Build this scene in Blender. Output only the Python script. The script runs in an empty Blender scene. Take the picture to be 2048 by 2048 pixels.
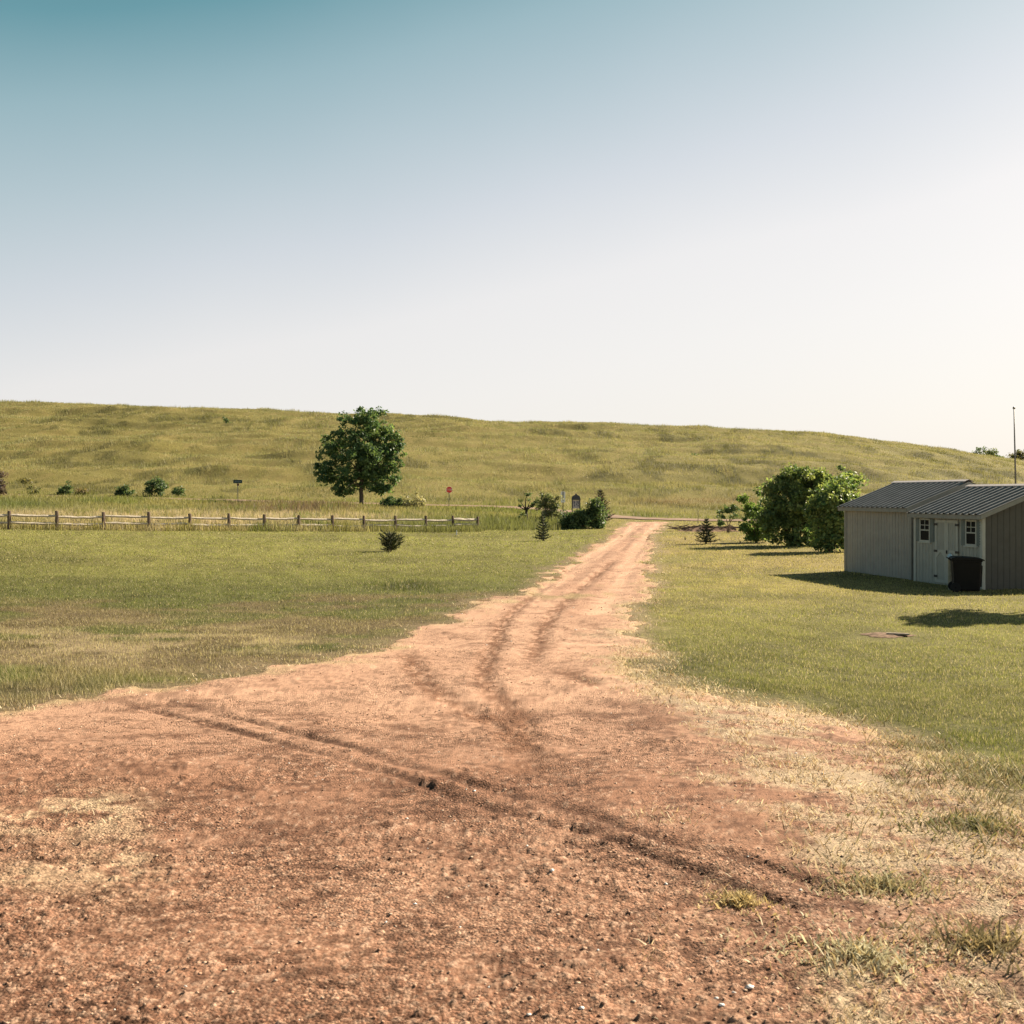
import bpy, bmesh, math, random
import numpy as np
from mathutils import Vector, Matrix

random.seed(7)
RNG = np.random.default_rng(11)
S = bpy.context.scene
COL = S.collection

# ------------------------------------------------------------------ camera / picture geometry
F = 2200.0        # focal length in photo pixels (photo is 2048 wide)
CX, HY = 1024.0, 992.0
EYE = 1.7
cam = bpy.data.cameras.new("camera")
cam.sensor_width = 36.0
cam.lens = 36.0 * F / 2048.0
cam.shift_y = (HY - 1024.0) / 2048.0
cam.clip_start = 0.1
cam.clip_end = 12000.0
cam.dof.use_dof = True
cam.dof.focus_distance = 38.0
cam.dof.aperture_fstop = 9.0
camo = bpy.data.objects.new("camera", cam)
camo.location = (0, 0, EYE)
camo.rotation_euler = (math.radians(90), 0, 0)
COL.objects.link(camo)
S.camera = camo

# ------------------------------------------------------------------ noise
def _h(ix, iy, seed):
    n = (ix.astype(np.int64) * 374761393 + iy.astype(np.int64) * 668265263 + seed * 982451653) & 0xFFFFFFFF
    n = ((n ^ (n >> 13)) * 1274126177) & 0xFFFFFFFF
    n = n ^ (n >> 16)
    return (n & 0xFFFF).astype(np.float64) / 65535.0

def vnoise(x, y, seed=0):
    x = np.asarray(x, float); y = np.asarray(y, float)
    ix = np.floor(x); iy = np.floor(y)
    fx = x - ix; fy = y - iy
    fx = fx * fx * fx * (fx * (fx * 6 - 15) + 10); fy = fy * fy * fy * (fy * (fy * 6 - 15) + 10)
    ix = ix.astype(np.int64); iy = iy.astype(np.int64)
    a = _h(ix, iy, seed); b = _h(ix + 1, iy, seed); c = _h(ix, iy + 1, seed); d = _h(ix + 1, iy + 1, seed)
    return (a * (1 - fx) + b * fx) * (1 - fy) + (c * (1 - fx) + d * fx) * fy

def fbm(x, y, seed=0, octs=4, gain=0.5):
    s = 0; amp = 1; tot = 0
    for k in range(octs):
        # rotate each octave so lattice lines do not line up
        a = 0.6 + k * 1.1
        xr = math.cos(a) * x - math.sin(a) * y; yr = math.sin(a) * x + math.cos(a) * y
        s = s + amp * vnoise(xr * 2 ** k, yr * 2 ** k, seed + k * 17); tot += amp; amp *= gain
    return s / tot

def worley(x, y, seed=0):
    """distance to the nearest scattered point and that point's random number"""
    ix = np.floor(x).astype(np.int64); iy = np.floor(y).astype(np.int64)
    best = np.full(len(x), 9.0); rnd = np.zeros(len(x))
    for a in (-1, 0, 1):
        for b in (-1, 0, 1):
            cx = ix + a; cy = iy + b
            qx = cx + _h(cx, cy, seed); qy = cy + _h(cx, cy, seed + 7)
            d = (x - qx) ** 2 + (y - qy) ** 2; m = d < best
            best = np.where(m, d, best); rnd = np.where(m, _h(cx, cy, seed + 13), rnd)
    return np.sqrt(best), rnd

def sstep(a, b, x):
    t = np.clip((np.asarray(x, float) - a) / (b - a), 0, 1)
    return t * t * (3 - 2 * t)

# ------------------------------------------------------------------ terrain height table: heights relative to the eye
ROWS = [0, 5, 10, 20, 35, 50, 65, 80, 95, 110, 130, 150, 170, 200, 250, 300, 350, 400, 440, 500, 700, 1500, 6000]
def crest(y): return (HY - y) / F * 400.0
COLS = {
 -900: [-1.7,-1.7,-1.93,-2.15,-2.05,-1.8,-1.5,-1.3,-1.1,-.9,-.6,-.3,.6,4,11.5,20,29,36,38,38,34,5,-60],
 0:    [-1.7,-1.7,-1.95,-2.22,-2.2,-1.95,-1.74,-1.6,-1.35,-1.1,-.75,-.45,.6,3.8,11,19,27.3,crest(803),36,37,32,5,-60],
 400:  [-1.7,-1.7,-1.95,-2.28,-2.42,-2.32,-2.1,-1.95,-1.75,-1.5,-1.15,-.85,.3,3.2,10,17.5,25.5,crest(818),33,34,29,5,-60],
 800:  [-1.7,-1.7,-1.95,-2.3,-2.5,-2.5,-2.45,-2.42,-2.3,-2.05,-1.65,-1.25,-.1,2.6,9,16.5,24,crest(831),31,31.5,26,5,-60],
 1000: [-1.7,-1.7,-1.95,-2.3,-2.55,-2.6,-2.6,-2.58,-2.5,-2.25,-1.75,-1.3,-.2,2.2,8.5,15.5,22.6,crest(839),29,29.5,24,5,-60],
 1250: [-1.7,-1.7,-1.95,-2.3,-2.6,-2.65,-2.63,-2.6,-2.55,-2.48,-2.0,-1.4,-.4,1.8,7.8,14.5,21,crest(850),27,27,22,5,-60],
 1500: [-1.7,-1.7,-1.95,-2.42,-2.62,-2.64,-2.62,-2.6,-2.57,-2.53,-2.1,-1.5,-.5,1.6,7.3,13.6,19.8,crest(856),25,25,20,5,-60],
 1700: [-1.7,-1.72,-2.08,-2.56,-2.66,-2.66,-2.64,-2.62,-2.58,-2.55,-2.2,-1.7,-.8,1.2,6.2,12,17.5,crest(870),22.8,22.5,18,3,-60],
 1900: [-1.7,-1.72,-2.08,-2.56,-2.66,-2.66,-2.65,-2.63,-2.6,-2.57,-2.3,-1.9,-1.1,.6,4.8,9.5,13.5,crest(903),16.5,16,12,0,-60],
 2048: [-1.7,-1.72,-2.08,-2.56,-2.66,-2.66,-2.65,-2.63,-2.6,-2.58,-2.4,-2.1,-1.5,.1,3.4,6.8,9.8,crest(926),12,11,7,0,-60],
 2300: [-1.7,-1.72,-2.08,-2.56,-2.66,-2.66,-2.65,-2.63,-2.6,-2.58,-2.5,-2.3,-2,-1.2,.5,2,3.2,4,4,3.5,2,0,-60],
 3000: [-1.7,-1.7,-1.95,-2.35,-2.6,-2.6,-2.6,-2.6,-2.6,-2.58,-2.5,-2.4,-2.3,-2,-1.5,-1,-.5,0,0,0,0,0,-60],
}
def dw(d): return np.log(np.asarray(d, float) + 12.0)
_pxs = np.arange(-900, 3001, 20.0)
_ws = np.linspace(dw(0), dw(6000), 900)
_ck = sorted(COLS)
_tab = np.zeros((len(_pxs), len(_ws)))
_rowsw = dw(ROWS)
_cols = np.array([np.interp(_ws, _rowsw, COLS[k]) for k in _ck])
for j in range(len(_ws)):
    _tab[:, j] = np.interp(_pxs, _ck, _cols[:, j])
def _blur(t, axis, n, passes):
    k = np.ones(n) / n
    for _ in range(passes):
        pad = [(0, 0), (0, 0)]; pad[axis] = (n // 2, n // 2)
        tp = np.pad(t, pad, mode='edge')
        t = np.apply_along_axis(lambda v: np.convolve(v, k, 'valid'), axis, tp)
    return t
_tab = _blur(_tab, 0, 9, 2)
_tab = _blur(_tab, 1, 9, 2)

def base_z(x, y):
    """smooth ground height (world z) under world x, y"""
    x = np.asarray(x, float); y = np.asarray(y, float)
    d = np.maximum(y, 2.0)
    px = np.clip(CX + F * x / d, -899, 2999)
    fi = (px + 900) / 20.0
    w = (dw(np.clip(d, 0, 5999)) - _ws[0]) / (_ws[1] - _ws[0])
    i = np.clip(fi.astype(int), 0, len(_pxs) - 2); j = np.clip(w.astype(int), 0, len(_ws) - 2)
    a = fi - i; b = w - j
    z = (_tab[i, j] * (1 - a) + _tab[i + 1, j] * a) * (1 - b) + (_tab[i, j + 1] * (1 - a) + _tab[i + 1, j + 1] * a) * b
    return z + EYE

def ground_z(x, y):
    x = np.asarray(x, float); y = np.asarray(y, float)
    z = base_z(x, y)
    hill = sstep(155, 200, y)
    z = z + hill * ((fbm(x / 38, y / 38, 3, 3) - .5) * 3.4 * sstep(470, 300, y) + (fbm(x / 9, y / 9, 5, 2) - .5) * 1.0 + (fbm(x / 40, y / 13, 6, 3) - .5) * 3.3 * sstep(470, 340, y))
    lawn = sstep(6, 14, y) * (1 - hill)
    z = z + lawn * (fbm(x / 2.6, y / 2.6, 9, 3) - .5) * .10
    return z

def gz(x, y): return float(ground_z(np.array([x]), np.array([y]))[0])
def topix(x, y, z):
    d = np.maximum(y, .3)
    return CX + F * x / d, HY - F * (z - EYE) / d
_dd = np.concatenate([np.arange(1.2, 60, .02), np.arange(60, 500, .1)])
def hit(px, py):
    """world point where the sight line through photo pixel px, py meets the ground"""
    x = (px - CX) / F * _dd
    zr = (HY - py) / F * _dd + EYE
    diff = zr - base_z(x, _dd)
    k = np.argmax(diff < 0)
    return float(x[k]), float(_dd[k])
def at(px, d): return (px - CX) / F * d
def zat(py, d): return EYE + (HY - py) / F * d

# ------------------------------------------------------------------ areas in world metres
def dens(pts, step=25):
    out = []
    for (a, b) in zip(pts[:-1], pts[1:]):
        n = max(1, int(math.hypot(b[0] - a[0], b[1] - a[1]) / step))
        for k in range(n):
            out.append((a[0] + (b[0] - a[0]) * k / n, a[1] + (b[1] - a[1]) * k / n))
    out.append(pts[-1]); return out
def world_line(pts, step=25): return np.array([hit(*p) for p in dens(pts, step)])

LEFT_EDGE = [(1262,1044),(1240,1058),(1222,1074),(1190,1096),(1150,1120),(1105,1148),(1060,1172),(1010,1196),(950,1219),(885,1247),(820,1276),(755,1303),(640,1330),(520,1347),(430,1358),(330,1372),(200,1394),(100,1411),(0,1428),(-300,1480),(-900,1580)]
RIGHT_EDGE = [(1334,1044),(1316,1060),(1305,1080),(1299,1102),(1292,1145),(1278,1180),(1264,1215),(1252,1250),(1241,1290),(1240,1325),(1262,1350),(1340,1378),(1450,1398),(1600,1424),(1740,1460),(1870,1520),(2048,1610),(2500,1800),(3600,2100)]
_L = world_line(LEFT_EDGE); _R = world_line(RIGHT_EDGE)
DIRT_POLY = np.vstack([_L, [[-9, 6], [-12, -12], [12, -12], [9, 2.5]], _R[::-1]])

def poly_sdf(P, x, y, chunk=150000):
    """signed distance to a polygon, positive inside"""
    x = np.asarray(x, float).ravel(); y = np.asarray(y, float).ravel()
    out = np.empty(len(x))
    A = P; B = np.roll(P, -1, 0); E = B - A; L2 = (E ** 2).sum(1) + 1e-12
    for s in range(0, len(x), chunk):
        X = x[s:s + chunk]; Y = y[s:s + chunk]
        dmin = np.full(len(X), 1e18); ins = np.zeros(len(X), bool)
        for k in range(len(A)):
            wx = X - A[k, 0]; wy = Y - A[k, 1]
            t = np.clip((wx * E[k, 0] + wy * E[k, 1]) / L2[k], 0, 1)
            ddx = wx - t * E[k, 0]; ddy = wy - t * E[k, 1]
            dmin = np.minimum(dmin, ddx * ddx + ddy * ddy)
            c = ((A[k, 1] <= Y) != (B[k, 1] <= Y))
            if abs(E[k, 1]) > 1e-12:
                xi = A[k, 0] + (Y - A[k, 1]) / E[k, 1] * E[k, 0]
                ins ^= c & (X < xi)
        out[s:s + chunk] = np.where(ins, 1, -1) * np.sqrt(dmin)
    return out

def line_dist(P, x, y):
    """distance to a polyline and the fraction along it"""
    x = np.asarray(x, float).ravel(); y = np.asarray(y, float).ravel()
    best = np.full(len(x), 1e18); side = np.zeros(len(x)); par = np.zeros(len(x))
    n = len(P) - 1
    for k in range(n):
        a = P[k]; e = P[k + 1] - a; l2 = e @ e + 1e-12
        wx = x - a[0]; wy = y - a[1]
        t = np.clip((wx * e[0] + wy * e[1]) / l2, 0, 1)
        ddx = wx - t * e[0]; ddy = wy - t * e[1]
        dd = ddx * ddx + ddy * ddy
        m = dd < best
        best = np.where(m, dd, best); side = np.where(m, np.sign(e[0] * wy - e[1] * wx), side); par = np.where(m, (k + t) / n, par)
    return np.sqrt(best), side, par

def dirt_sdf(x, y):
    s = poly_sdf(DIRT_POLY, x, y)
    x = np.asarray(x).ravel(); y = np.asarray(y).ravel()
    return s + (fbm(x / .9, y / 1.4, 21, 3) - .5) * (.7 + .9 * sstep(7, 16, y)) + (vnoise(x / .12, y / .16, 22) - .5) * .14

def px_gauss(px, py, cx, cy, sx, sy):
    return np.exp(-.5 * (((px - cx) / sx) ** 2 + ((py - cy) / sy) ** 2))

# ------------------------------------------------------------------ object helpers
def mat(name):
    m = bpy.data.materials.new(name); m.use_nodes = True
    nt = m.node_tree
    b = next(n for n in nt.nodes if n.type == 'BSDF_PRINCIPLED')
    return m, nt, b
def setc(b, col, rough=.8, spec=.3, metal=0):
    b.inputs['Base Color'].default_value = (*col, 1); b.inputs['Roughness'].default_value = rough
    b.inputs['Specular IOR Level'].default_value = spec; b.inputs['Metallic'].default_value = metal

def plain(name, col, rough=.8, spec=.3, metal=0, var=.25, scale=6.0, bump=0.0, stretch=(1, 1, 1), col2=None):
    """base colour with procedural mottling"""
    m, nt, b = mat(name)
    setc(b, col, rough, spec, metal)
    tc = nt.nodes.new('ShaderNodeTexCoord'); mp = nt.nodes.new('ShaderNodeMapping')
    mp.inputs['Scale'].default_value = stretch
    no = nt.nodes.new('ShaderNodeTexNoise'); no.inputs['Scale'].default_value = scale; no.inputs['Detail'].default_value = 6; no.inputs['Roughness'].default_value = .65
    nt.links.new(tc.outputs['Object'], mp.inputs[0]); nt.links.new(mp.outputs[0], no.inputs['Vector'])
    mx = nt.nodes.new('ShaderNodeMix'); mx.data_type = 'RGBA'
    c2 = col2 or tuple(c * (1 - var) for c in col)
    mx.inputs[6].default_value = (*[min(1, c * (1 + var * .6)) for c in col], 1); mx.inputs[7].default_value = (*c2, 1)
    rp = nt.nodes.new('ShaderNodeMapRange'); rp.inputs[1].default_value = .35; rp.inputs[2].default_value = .65
    nt.links.new(no.outputs[0], rp.inputs[0]); nt.links.new(rp.outputs[0], mx.inputs[0]); nt.links.new(mx.outputs[2], b.inputs['Base Color'])
    if bump:
        bp = nt.nodes.new('ShaderNodeBump'); bp.inputs['Strength'].default_value = bump; bp.inputs['Distance'].default_value = .02
        nt.links.new(no.outputs[0], bp.inputs['Height']); nt.links.new(bp.outputs[0], b.inputs['Normal'])
    return m

def leafmat(name, trans=.45, rough=.55, spec=.25, tint=(1.0, 1.05, .55)):
    """thin leaf or blade: colour from the mesh attribute, light passes through"""
    m = bpy.data.materials.new(name); m.use_nodes = True
    nt = m.node_tree; nt.nodes.clear()
    at_ = nt.nodes.new('ShaderNodeAttribute'); at_.attribute_name = 'Col'
    b = nt.nodes.new('ShaderNodeBsdfPrincipled'); b.inputs['Roughness'].default_value = rough; b.inputs['Specular IOR Level'].default_value = spec
    t = nt.nodes.new('ShaderNodeBsdfTranslucent')
    tm = nt.nodes.new('ShaderNodeMix'); tm.data_type = 'RGBA'; tm.blend_type = 'MULTIPLY'; tm.inputs[0].default_value = 1
    tm.inputs[7].default_value = (*[min(1.0, v) * 1.0 for v in tint], 1)
    mx = nt.nodes.new('ShaderNodeMixShader'); mx.inputs[0].default_value = trans
    o = nt.nodes.new('ShaderNodeOutputMaterial')
    nt.links.new(at_.outputs['Color'], b.inputs['Base Color']); nt.links.new(at_.outputs['Color'], tm.inputs[6]); nt.links.new(tm.outputs[2], t.inputs['Color'])
    nt.links.new(b.outputs[0], mx.inputs[1]); nt.links.new(t.outputs[0], mx.inputs[2]); nt.links.new(mx.outputs[0], o.inputs[0])
    return m

KALB = .5   # overall reflectance of soil and vegetation
def np_mesh(name, verts, faces_flat, nper, col=None, material=None, parent=None, smooth=False, k=None):
    me = bpy.data.meshes.new(name)
    v = np.ascontiguousarray(verts, dtype=np.float32)
    f = np.ascontiguousarray(faces_flat, dtype=np.int32).ravel()
    nf = len(f) // nper
    me.vertices.add(len(v)); me.vertices.foreach_set('co', v.ravel())
    me.loops.add(len(f)); me.loops.foreach_set('vertex_index', f)
    me.polygons.add(nf)
    me.polygons.foreach_set('loop_start', np.arange(nf, dtype=np.int32) * nper)
    me.polygons.foreach_set('loop_total', np.full(nf, nper, np.int32))
    if smooth: me.polygons.foreach_set('use_smooth', np.ones(nf, bool))
    if col is not None:
        a = me.color_attributes.new('Col', 'FLOAT_COLOR', 'POINT')
        c = np.ones((len(v), 4), np.float32); c[:, :3] = np.asarray(col) * (k or KALB)
        a.data.foreach_set('color', c.ravel())
    me.update(calc_edges=True)
    if material: me.materials.append(material)
    o = bpy.data.objects.new(name, me); COL.objects.link(o)
    if parent is not None: o.parent = parent
    return o

def thing(name, label, cat, loc=(0, 0, 0), rz=0, group=None):
    o = bpy.data.objects.new(name, None); COL.objects.link(o)
    o.empty_display_size = .3
    o.location = loc; o.rotation_euler = (0, 0, rz)
    o['label'] = label; o['category'] = cat
    if group: o['group'] = group
    return o
def tag(o, label=None, cat=None, group=None, kind=None):
    if label: o['label'] = label
    if cat: o['category'] = cat
    if group: o['group'] = group
    if kind: o['kind'] = kind
    return o

class MB:
    def __init__(s): s.v = []; s.f = []
    def quad(s, a, b, c, d):
        n = len(s.v); s.v += [a, b, c, d]; s.f.append((n, n + 1, n + 2, n + 3))
    def poly(s, pts):
        n = len(s.v); s.v += list(pts); s.f.append(tuple(range(n, n + len(pts))))
    def box(s, lo, hi):
        n = len(s.v)
        for z in (lo[2], hi[2]):
            s.v += [(lo[0], lo[1], z), (hi[0], lo[1], z), (hi[0], hi[1], z), (lo[0], hi[1], z)]
        s.f += [(n, n+3, n+2, n+1), (n+4, n+5, n+6, n+7), (n, n+1, n+5, n+4), (n+1, n+2, n+6, n+5), (n+2, n+3, n+7, n+6), (n+3, n, n+4, n+7)]
        return s
    def prism(s, pts2, p, ex, ey, en, t):
        """polygon pts2 in the plane p + ex*u + ey*v, extruded t along en"""
        p, ex, ey, en = map(Vector, (p, ex, ey, en)); n = len(s.v); m = len(pts2)
        for k in (0, 1):
            for (u, v) in pts2: s.v.append(tuple(p + ex * u + ey * v + en * (t * k)))
        s.f.append(tuple(range(n + m - 1, n - 1, -1))); s.f.append(tuple(range(n + m, n + 2 * m)))
        for k in range(m):
            k2 = (k + 1) % m
            s.f.append((n + k, n + k2, n + m + k2, n + m + k))
        return s
    def tube(s, pts, rad, sides=8, cap=True, jit=0.0, rnd=random):
        pts = [Vector(p) for p in pts]; base = len(s.v)
        if not hasattr(rad, '__len__'): rad = [rad] * len(pts)
        up = Vector((0, 0, 1)); prev = None
        for i, p in enumerate(pts):
            t = (pts[min(i + 1, len(pts) - 1)] - pts[max(i - 1, 0)]).normalized()
            if prev is None:
                a = t.cross(up)
                if a.length < 1e-3: a = Vector((1, 0, 0))
            else: a = prev - t * prev.dot(t)
            a.normalize(); b = t.cross(a); prev = a
            for k in range(sides):
                an = 2 * math.pi * k / sides; r = rad[i] * (1 + rnd.uniform(-jit, jit))
                s.v.append(tuple(p + a * (math.cos(an) * r) + b * (math.sin(an) * r)))
        for i in range(len(pts) - 1):
            for k in range(sides):
                k2 = (k + 1) % sides
                s.f.append((base + i * sides + k, base + i * sides + k2, base + (i + 1) * sides + k2, base + (i + 1) * sides + k))
        if cap:
            s.f.append(tuple(base + k for k in range(sides - 1, -1, -1)))
            s.f.append(tuple(base + (len(pts) - 1) * sides + k for k in range(sides)))
        return s
    def lathe(s, prof, c=(0, 0), sides=24, jit=None):
        base = len(s.v)
        for i, (r, z) in enumerate(prof):
            for k in range(sides):
                an = 2 * math.pi * k / sides; rr = r; zz = z
                if jit: rr, zz = jit(i, k, r, z)
                s.v.append((c[0] + rr * math.cos(an), c[1] + rr * math.sin(an), zz))
        for i in range(len(prof) - 1):
            for k in range(sides):
                k2 = (k + 1) % sides
                s.f.append((base + i * sides + k, base + i * sides + k2, base + (i + 1) * sides + k2, base + (i + 1) * sides + k))
        return s
    def build(s, name, m, parent=None, smooth=False, bevel=0):
        me = bpy.data.meshes.new(name); me.from_pydata([tuple(v) for v in s.v], [], s.f); me.update()
        if smooth:
            for p in me.polygons: p.use_smooth = True
        me.materials.append(m)
        o = bpy.data.objects.new(name, me); COL.objects.link(o)
        if parent is not None: o.parent = parent
        if bevel:
            bv = o.modifiers.new('bevel', 'BEVEL'); bv.width = bevel; bv.segments = 2; bv.limit_method = 'ANGLE'
        return o

# ------------------------------------------------------------------ light
SUNV = Vector((4.4, 3.25, 3.2)).normalized()
elev = math.asin(SUNV.z); azim = math.atan2(SUNV.x, SUNV.y)
sun = bpy.data.lights.new("sun", 'SUN'); sun.energy = 5.0; sun.angle = math.radians(.53); sun.color = (1.0, .86, .66)
suno = bpy.data.objects.new("sun", sun); COL.objects.link(suno)
suno.rotation_euler = (-SUNV).to_track_quat('-Z', 'Y').to_euler(); suno.location = (30, 12, 40)
w = bpy.data.worlds.new("World"); S.world = w; w.use_nodes = True
nt = w.node_tree; bg = nt.nodes['Background']
sky = nt.nodes.new('ShaderNodeTexSky'); sky.sky_type = 'NISHITA'; sky.sun_disc = False
sky.sun_elevation = elev; sky.sun_rotation = azim
sky.air_density = 1.0; sky.dust_density = 3.2; sky.ozone_density = 2.2; sky.altitude = 200
EXPO = 1.6
# summer haze over the Nishita sky: whiter low down and towards the sun, teal overhead
tcw = nt.nodes.new('ShaderNodeTexCoord')
dp = nt.nodes.new('ShaderNodeVectorMath'); dp.operation = 'DOT_PRODUCT'; dp.inputs[1].default_value = (-.235, .0, 1.09)
nt.links.new(tcw.outputs['Generated'], dp.inputs[0])
rampw = nt.nodes.new('ShaderNodeValToRGB'); hzn = nt.nodes.new('ShaderNodeTexNoise'); hzn.inputs['Scale'].default_value = 2.2; hzn.inputs['Detail'].default_value = 4; nt.links.new(tcw.outputs['Generated'], hzn.inputs['Vector'])
hzm = nt.nodes.new('ShaderNodeMath'); hzm.operation = 'MULTIPLY_ADD'; hzm.inputs[1].default_value = .05; hzm.inputs[2].default_value = -.025
nt.links.new(hzn.outputs[0], hzm.inputs[0])
hza = nt.nodes.new('ShaderNodeMath'); hza.operation = 'ADD'; nt.links.new(dp.outputs['Value'], hza.inputs[0]); nt.links.new(hzm.outputs[0], hza.inputs[1])
nt.links.new(hza.outputs[0], rampw.inputs[0])
def lin(v): v /= 255; return v / 12.92 if v <= .04045 else ((v + .055) / 1.055) ** 2.4
STOPS = [(0.0, (248, 243, 237)), (.10, (246, 242, 238)), (.19, (241, 238, 236)), (.28, (215, 220, 224)), (.36, (186, 203, 208)), (.43, (156, 186, 192)), (.50, (104, 156, 164)), (.57, (66, 124, 134)), (.75, (48, 94, 108)), (.95, (30, 62, 80))]
el = rampw.color_ramp.elements
while len(el) < len(STOPS): el.new(.5)
for e_, (p_, c_) in zip(el, STOPS):
    e_.position = p_; e_.color = (*[lin(v) / 2 ** EXPO for v in c_], 1)
sk = nt.nodes.new('ShaderNodeVectorMath'); sk.operation = 'SCALE'; sk.inputs['Scale'].default_value = .05
nt.links.new(sky.outputs[0], sk.inputs[0])
mxw = nt.nodes.new('ShaderNodeMix'); mxw.data_type = 'RGBA'; mxw.inputs[0].default_value = .88
nt.links.new(sk.outputs[0], mxw.inputs[6]); nt.links.new(rampw.outputs[0], mxw.inputs[7])
nt.links.new(mxw.outputs[2], bg.inputs[0]); bg.inputs[1].default_value = 1.0
S.view_settings.view_transform = 'Standard'; S.view_settings.look = 'None'
S.view_settings.exposure = EXPO; S.view_settings.gamma = 1.0

# ------------------------------------------------------------------ ground colours (albedo, linear)
C = lambda *v: np.array(v, float)
BRIGHT = C(.270, .275, .092); GREEN = C(.128, .150, .048); TAN = C(.385, .325, .135); BROWN = C(.205, .158, .095); OLIVE = C(.165, .170, .060)
STRAW = C(.50, .425, .255); LUSH = C(.165, .19, .040)
def mixc(a, b, t): return a * (1 - t[:, None]) + b * t[:, None]
def lawn_color(x, y):
    z = base_z(x, y); px, py = topix(x, y, z)
    n1 = fbm(x / 7, y / 7, 31, 3); n2 = fbm(x / 1.6, y / 1.6, 33, 3); n3 = fbm(x / 22, y / 14, 35, 2)
    c = np.tile(BRIGHT, (len(x), 1))
    c = mixc(c, OLIVE[None], np.clip((n1 - .42) * 3, 0, 1) * .55)
    left = sstep(1240, 1160, px)
    c = mixc(c, GREEN[None], left * sstep(1120, 1190, py) * .75)
    br = left * sstep(1165, 1225, py + (n1 - .5) * 90) * sstep(.42, .58, n2 * .7 + n3 * .3 + px_gauss(px, py, 420, 1275, 330, 35) * .14)
    c = mixc(c, BROWN[None], br * .8)
    st = left * px_gauss(px, py, 300, 1285, 330, 28) * sstep(.47, .6, fbm(x / 1.1, y / .8, 37, 3))
    c = mixc(c, (STRAW * .72)[None], np.clip(st * 1.3, 0, 1))
    right = 1 - left
    c = mixc(c, TAN[None], right * sstep(1290, 1100, py) * (.35 + .5 * sstep(.35, .65, n1 * .5 + n2 * .5)))
    c = mixc(c, OLIVE[None], right * sstep(1230, 1330, py) * .7)
    c = mixc(c, LUSH[None], px_gauss(px, py, 1420, 1370, 90, 14) * .6 + px_gauss(px, py, 1960, 1480, 70, 25) * .7 + px_gauss(px, py, 330, 1362, 120, 8) * .6)
    # pale dry fringe along the track
    c = mixc(c, C(.085, .095, .035)[None], np.clip(px_gauss(px, py, 810, 1172, 42, 6) * 1.1 + (px_gauss(px, py, 1268, 1215, 22, 14) + px_gauss(px, py, 1345, 1336, 50, 10) * .9 + px_gauss(px, py, 700, 1300, 150, 9) * .6 + px_gauss(px, py, 150, 1385, 170, 22) * .7) * sstep(.38, .58, fbm(x / .5, y / .4, 38, 3)), 0, .85))
    n4 = fbm(x / .45, y / .6, 39, 3)
    return c * (.70 + .44 * n2 + .22 * sstep(.35, .65, n4) - .06)[:, None]

# ------------------------------------------------------------------ tall field, road
FA, FB = np.array([-27.4, 60.0]), np.array([-2.5, 80.0])
FD = (FB - FA) / np.linalg.norm(FB - FA)
ROADP = [(-900, 166), (-300, 163), (0, 160), (400, 154), (720, 150), (1000, 145), (1120, 131), (1250, 114.5), (1400, 111), (1700, 109), (2100, 108), (2700, 109)]
ROAD = []
for (a, b) in zip(ROADP[:-1], ROADP[1:]):
    for k in range(8):
        t = k / 8; ROAD.append((a[0] + (b[0] - a[0]) * t, a[1] + (b[1] - a[1]) * t))
ROAD.append(ROADP[-1])
ROAD = np.array([(at(p, d), d) for (p, d) in ROAD])
for _ in range(10):
    ROAD[1:-1] = .25 * ROAD[:-2] + .5 * ROAD[1:-1] + .25 * ROAD[2:]
def road_side(x, y):
    """distance beyond the road centre line (positive = hill side)"""
    d, s, p = line_dist(ROAD, x, y)
    return d * s
def field_base(px):   # photo row of the near edge of the tall grass
    return np.interp(px, [-900, 18, 458, 955, 975, 1140, 1200], [1050, 1059, 1062, 1064, 1061, 1060, 1050])

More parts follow.
